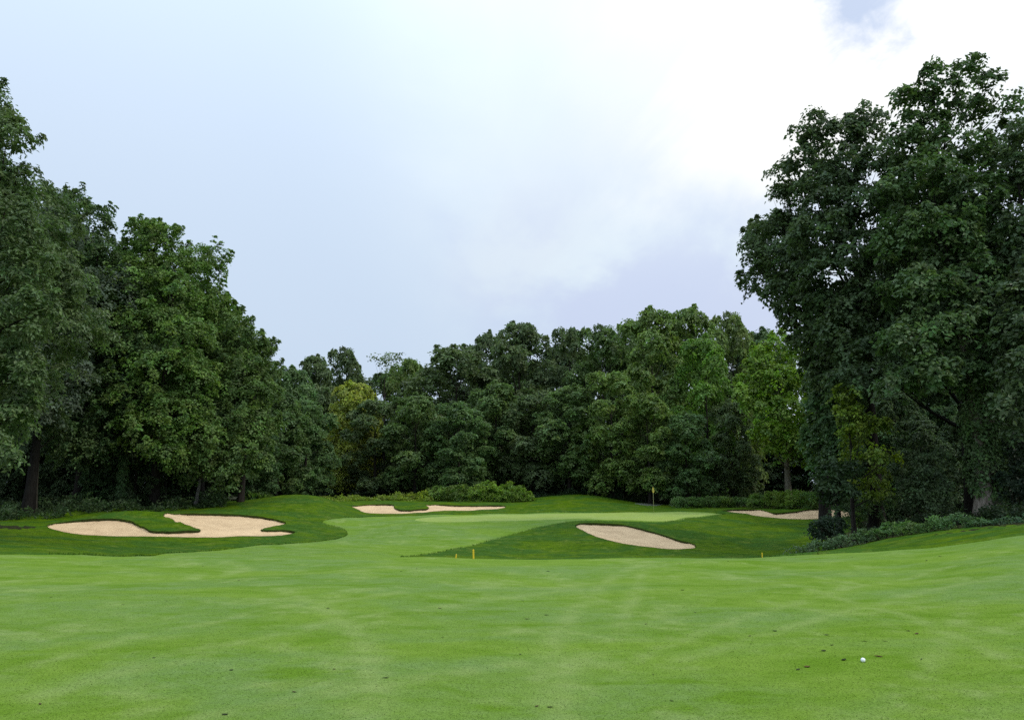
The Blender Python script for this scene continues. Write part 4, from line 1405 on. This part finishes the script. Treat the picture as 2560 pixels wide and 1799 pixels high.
# dark printed mark in the folds
mi = np.zeros(len(ff), np.int32)
for n_, (a0, b0, c0, d0) in enumerate(ff):
    s, t = (a0 % nu) / (nu - 1), (a0 // nu) / (nv - 1)
    if abs(s - .42 - .25 * (t - .5)) < .13 and .40 < t < .74:
        mi[n_] = 1
me.polygons.foreach_set('material_index', mi)
link('cloth', me, root)


def stake(name, label, px, py_foot, D, h, w, tilt=0.0):
    x, y_ = at(px, D)
    o = link(name, None) if False else None
    hw = w / 2
    prof = [(-hw, -hw), (hw, -hw), (hw, hw), (-hw, hw)]
    c = hw * .3
    ring = [(-hw + c, -hw), (hw - c, -hw), (hw, -hw + c), (hw, hw - c), (hw - c, hw), (-hw + c, hw), (-hw, hw - c), (-hw, -hw + c)]
    v = [(a, b, -.1) for a, b in ring] + [(a, b, h - .012) for a, b in ring] + [(a * .7, b * .7, h) for a, b in ring]
    f = []
    for L in range(2):
        for i in range(8):
            f.append((L * 8 + i, L * 8 + (i + 1) % 8, L * 8 + 8 + (i + 1) % 8, L * 8 + 8 + i))
    me = bpy.data.meshes.new(name)
    me.from_pydata(v, [], f + [tuple(range(16, 24))])
    me.materials.append(M_YELLOW)
    o = link(name, me)
    o.location = (x, y_, gz(x, y_))
    o.rotation_euler = (0, tilt, .3)
    tag(o, label, 'stake', 'yellow stakes beyond the fairway crest')


stake('yellow_stake', 'tallest yellow stake at the crest of the fairway, left of centre', 1184, 1396, 20.6, .24, .042, -.03)
stake('yellow_stake', 'short slightly leaning yellow stake left of the tallest stake', 1140, 1395, 20.6, .105, .03, .12)
stake('yellow_stake', 'thin lone yellow stake on the right near the shrub tip', 1904, 1394, 20.8, .13, .022, .02)


# mown blades on the nearest part of the fairway, thinning out with distance
rng = np.random.default_rng(900)
n = 210000
yb = 4.9 + 13.0 * (1 - (1 - rng.uniform(0, 1, n)) ** (1 / 3.2))
xb = rng.uniform(-1, 1, n) * (0.72 * yb + .6)
zb = ground_z(xb, yb)
an = rng.uniform(0, 6.2832, n)
hb = rng.uniform(.003, .009, n)
ln = rng.uniform(1.2, 3.2, n) * hb
wb = rng.uniform(.0012, .0028, n) * (1 + yb / 10)
dx, dy = np.cos(an), np.sin(an)
P0 = np.stack([xb, yb, zb - .002], 1)
sd_ = np.stack([-dy * wb, dx * wb, np.zeros(n)], 1)
tip = P0 + np.stack([dx * ln, dy * ln, hb], 1)
vb = np.stack([P0 - sd_, P0 + sd_, tip], 1).reshape(-1, 3)
me = mesh_np('mown_grass', vb, np.arange(n * 3).reshape(n, 3), 3, M_FAIR, False)
tb = np.zeros(n)
for pts, w in TRACKS:
    g = np.array([hit(*p) for p in pts])
    for i in range(len(g) - 1):
        ex, ey = g[i + 1] - g[i]
        t = np.clip(((xb - g[i][0]) * ex + (yb - g[i][1]) * ey) / (ex * ex + ey * ey), 0, 1)
        tb = np.maximum(tb, np.exp(-(np.hypot(xb - g[i][0] - t * ex, yb - g[i][1] - t * ey) / w) ** 2))
at_ = me.attributes.new('track', 'FLOAT', 'POINT')
at_.data.foreach_set('value', np.repeat(tb, 3).astype(np.float32))
tag(link('mown_grass', me), 'short mown grass blades covering the nearest fairway', 'grass', None, 'stuff')


# fallen leaves and turf scraps on the fairway
def litter(name, label, px, py, L, Wd, kind, color, seed, group):
    rs = np.random.default_rng(seed)
    x, y_ = hit(px, py)
    n = 9
    t = np.linspace(0, 1, n)
    prof = np.sin(t * math.pi) ** .7 * (1 + .25 * np.sin(t * 17 + seed))
    curl = rs.uniform(.08, .35)
    v, f = [], []
    for i in range(n):
        xx = (t[i] - .5) * L
        w = Wd * .5 * prof[i] + .001
        zc = .004 + curl * Wd * (2 * t[i] - 1) ** 2 * .6
        for s, dz in ((-1, curl * Wd * .5), (0, 0), (1, curl * Wd * .4)):
            v.append((xx, s * w, zc + dz * prof[i]))
    for i in range(n - 1):
        for s in range(2):
            a0 = i * 3 + s
            f.append((a0, a0 + 1, a0 + 4, a0 + 3))
    v2 = [(a, b, c - .004) for a, b, c in v]
    m = len(v)
    f2 = [tuple(q_ + m for q_ in reversed(ff_)) for ff_ in f]
    me = bpy.data.meshes.new(name)
    me.from_pydata(v + v2, [], f + f2)
    me.materials.append(M_DRY)
    o = link(name, me)
    o.location = (x, y_, gz(x, y_) + .004)
    o.rotation_euler = (rs.uniform(-.15, .15), rs.uniform(-.1, .1), rs.uniform(-.5, .5))
    o.color = (*color, 1)
    tag(o, label, 'leaf', group)


M_DRY, nt, out = new_mat('dry leaf')
oi = nt.add('ShaderNodeObjectInfo')
n_ = nt.noise(nt.add('ShaderNodeTexCoord').outputs['Object'], 60.0, 3, 0.6)
principled(nt, out, nt.mix(nt.remap(n_, .3, .7, 0, .5), oi.outputs['Color'], (.02, .025, .01)), .85, .15)
BR, OL, DK_ = (.15, .07, .03), (.055, .075, .02), (.03, .042, .012)
NEARL = 'fallen leaves round the golf ball'
for i, (px, py, L, Wd, colr, label) in enumerate([
    (2196, 1641, .085, .03, BR, 'long reddish brown leaf just right of the golf ball'), (2110, 1651, .055, .04, DK_, 'dark curled leaf just left of the golf ball'),
    (2018, 1669, .055, .04, (.13, .08, .02), 'brown leaf left below the golf ball'), (1995, 1675, .045, .025, OL, 'small olive leaf, lowest left of the golf ball'),
    (2059, 1627, .055, .04, OL, 'olive leaf left above the golf ball'), (2080, 1614, .055, .02, (.07, .07, .025), 'thin olive leaf above the dark curled leaf'),
    (2160, 1604, .08, .025, (.06, .075, .025), 'long greenish leaf straight above the golf ball'), (2213, 1603, .055, .022, (.13, .07, .03), 'small brown leaf right above the golf ball'),
    (2271, 1578, .05, .03, (.07, .06, .03), 'dull leaf of the far pair right of the golf ball'), (2292, 1584, .05, .035, (.14, .06, .035), 'reddish leaf of the far pair right of the golf ball'),
    (2066, 1588, .05, .02, OL, 'faint olive leaf farthest behind the golf ball'), (1937, 1577, .06, .03, (.05, .10, .015), 'green scrap of leaf left far of the golf ball')]):
    litter('fallen_leaf', label, px, py, L, Wd * .8, 0, colr, 400 + i, NEARL)
FARL = 'leaf scraps scattered over the fairway'
scr = [(1370, 1428, .12), (1706, 1475, .10), (1318, 1547, .10), (1366, 1538, .11), (1375, 1768, .08), (1342, 1767, .05), (1679, 1755, .05), (964, 1696, .09),
       (735, 1731, .06), (562, 1787, .07), (1833, 1674, .03), (1615, 1560, .06), (1738, 1531, .05), (1307, 1502, .07), (1100, 1521, .08), (1106, 1593, .06), (987, 1609, .06), (836, 1673, .06), (578, 1677, .06),
       (308, 1511, .08), (128, 1493, .08), (1003, 1428, .08), (1041, 1421, .07), (597, 1451, .07), (507, 1415, .09), (1253, 1494, .07), (1225, 1541, .08), (820, 1521, .09), (1700, 1409, .09), (2130, 1393, .12),
       (2350, 1391, .14), (2316, 1401, .1), (1875, 1590, .06), (1633, 1688, .03), (2304, 1650, .04), (1820, 1403, .08), (640, 1660, .05), (385, 1645, .05), (100, 1760, .05), (1147, 1662, .06), (1301, 1637, .05)]
used = set()
for i, (px, py, L) in enumerate(scr):
    row = ('just before the fairway crest' if py < 1445 else 'halfway down the fairway' if py < 1570 else 'low in the foreground' if py < 1710 else 'near the bottom of the view')
    col = ('far left', 'left', 'left of the tallest stake', 'right of the tallest stake', 'below the oval bunker', 'below the right stake', 'far right')[int(np.searchsorted([330, 760, 1184, 1420, 1720, 2050], px))]
    cn = ('blackish', 'olive', 'brown')[i % 3]
    if (row, col, cn) in used:
        continue
    used.add((row, col, cn))
    litter('leaf_scrap', cn + ' leaf scrap ' + (col if 'far' in col else 'on the left' if col == 'left' else col) + ', ' + row, px, py, L * .68, L * .22, 1, (DK_, OL, (.09, .06, .025))[i % 3], 500 + i, FARL)
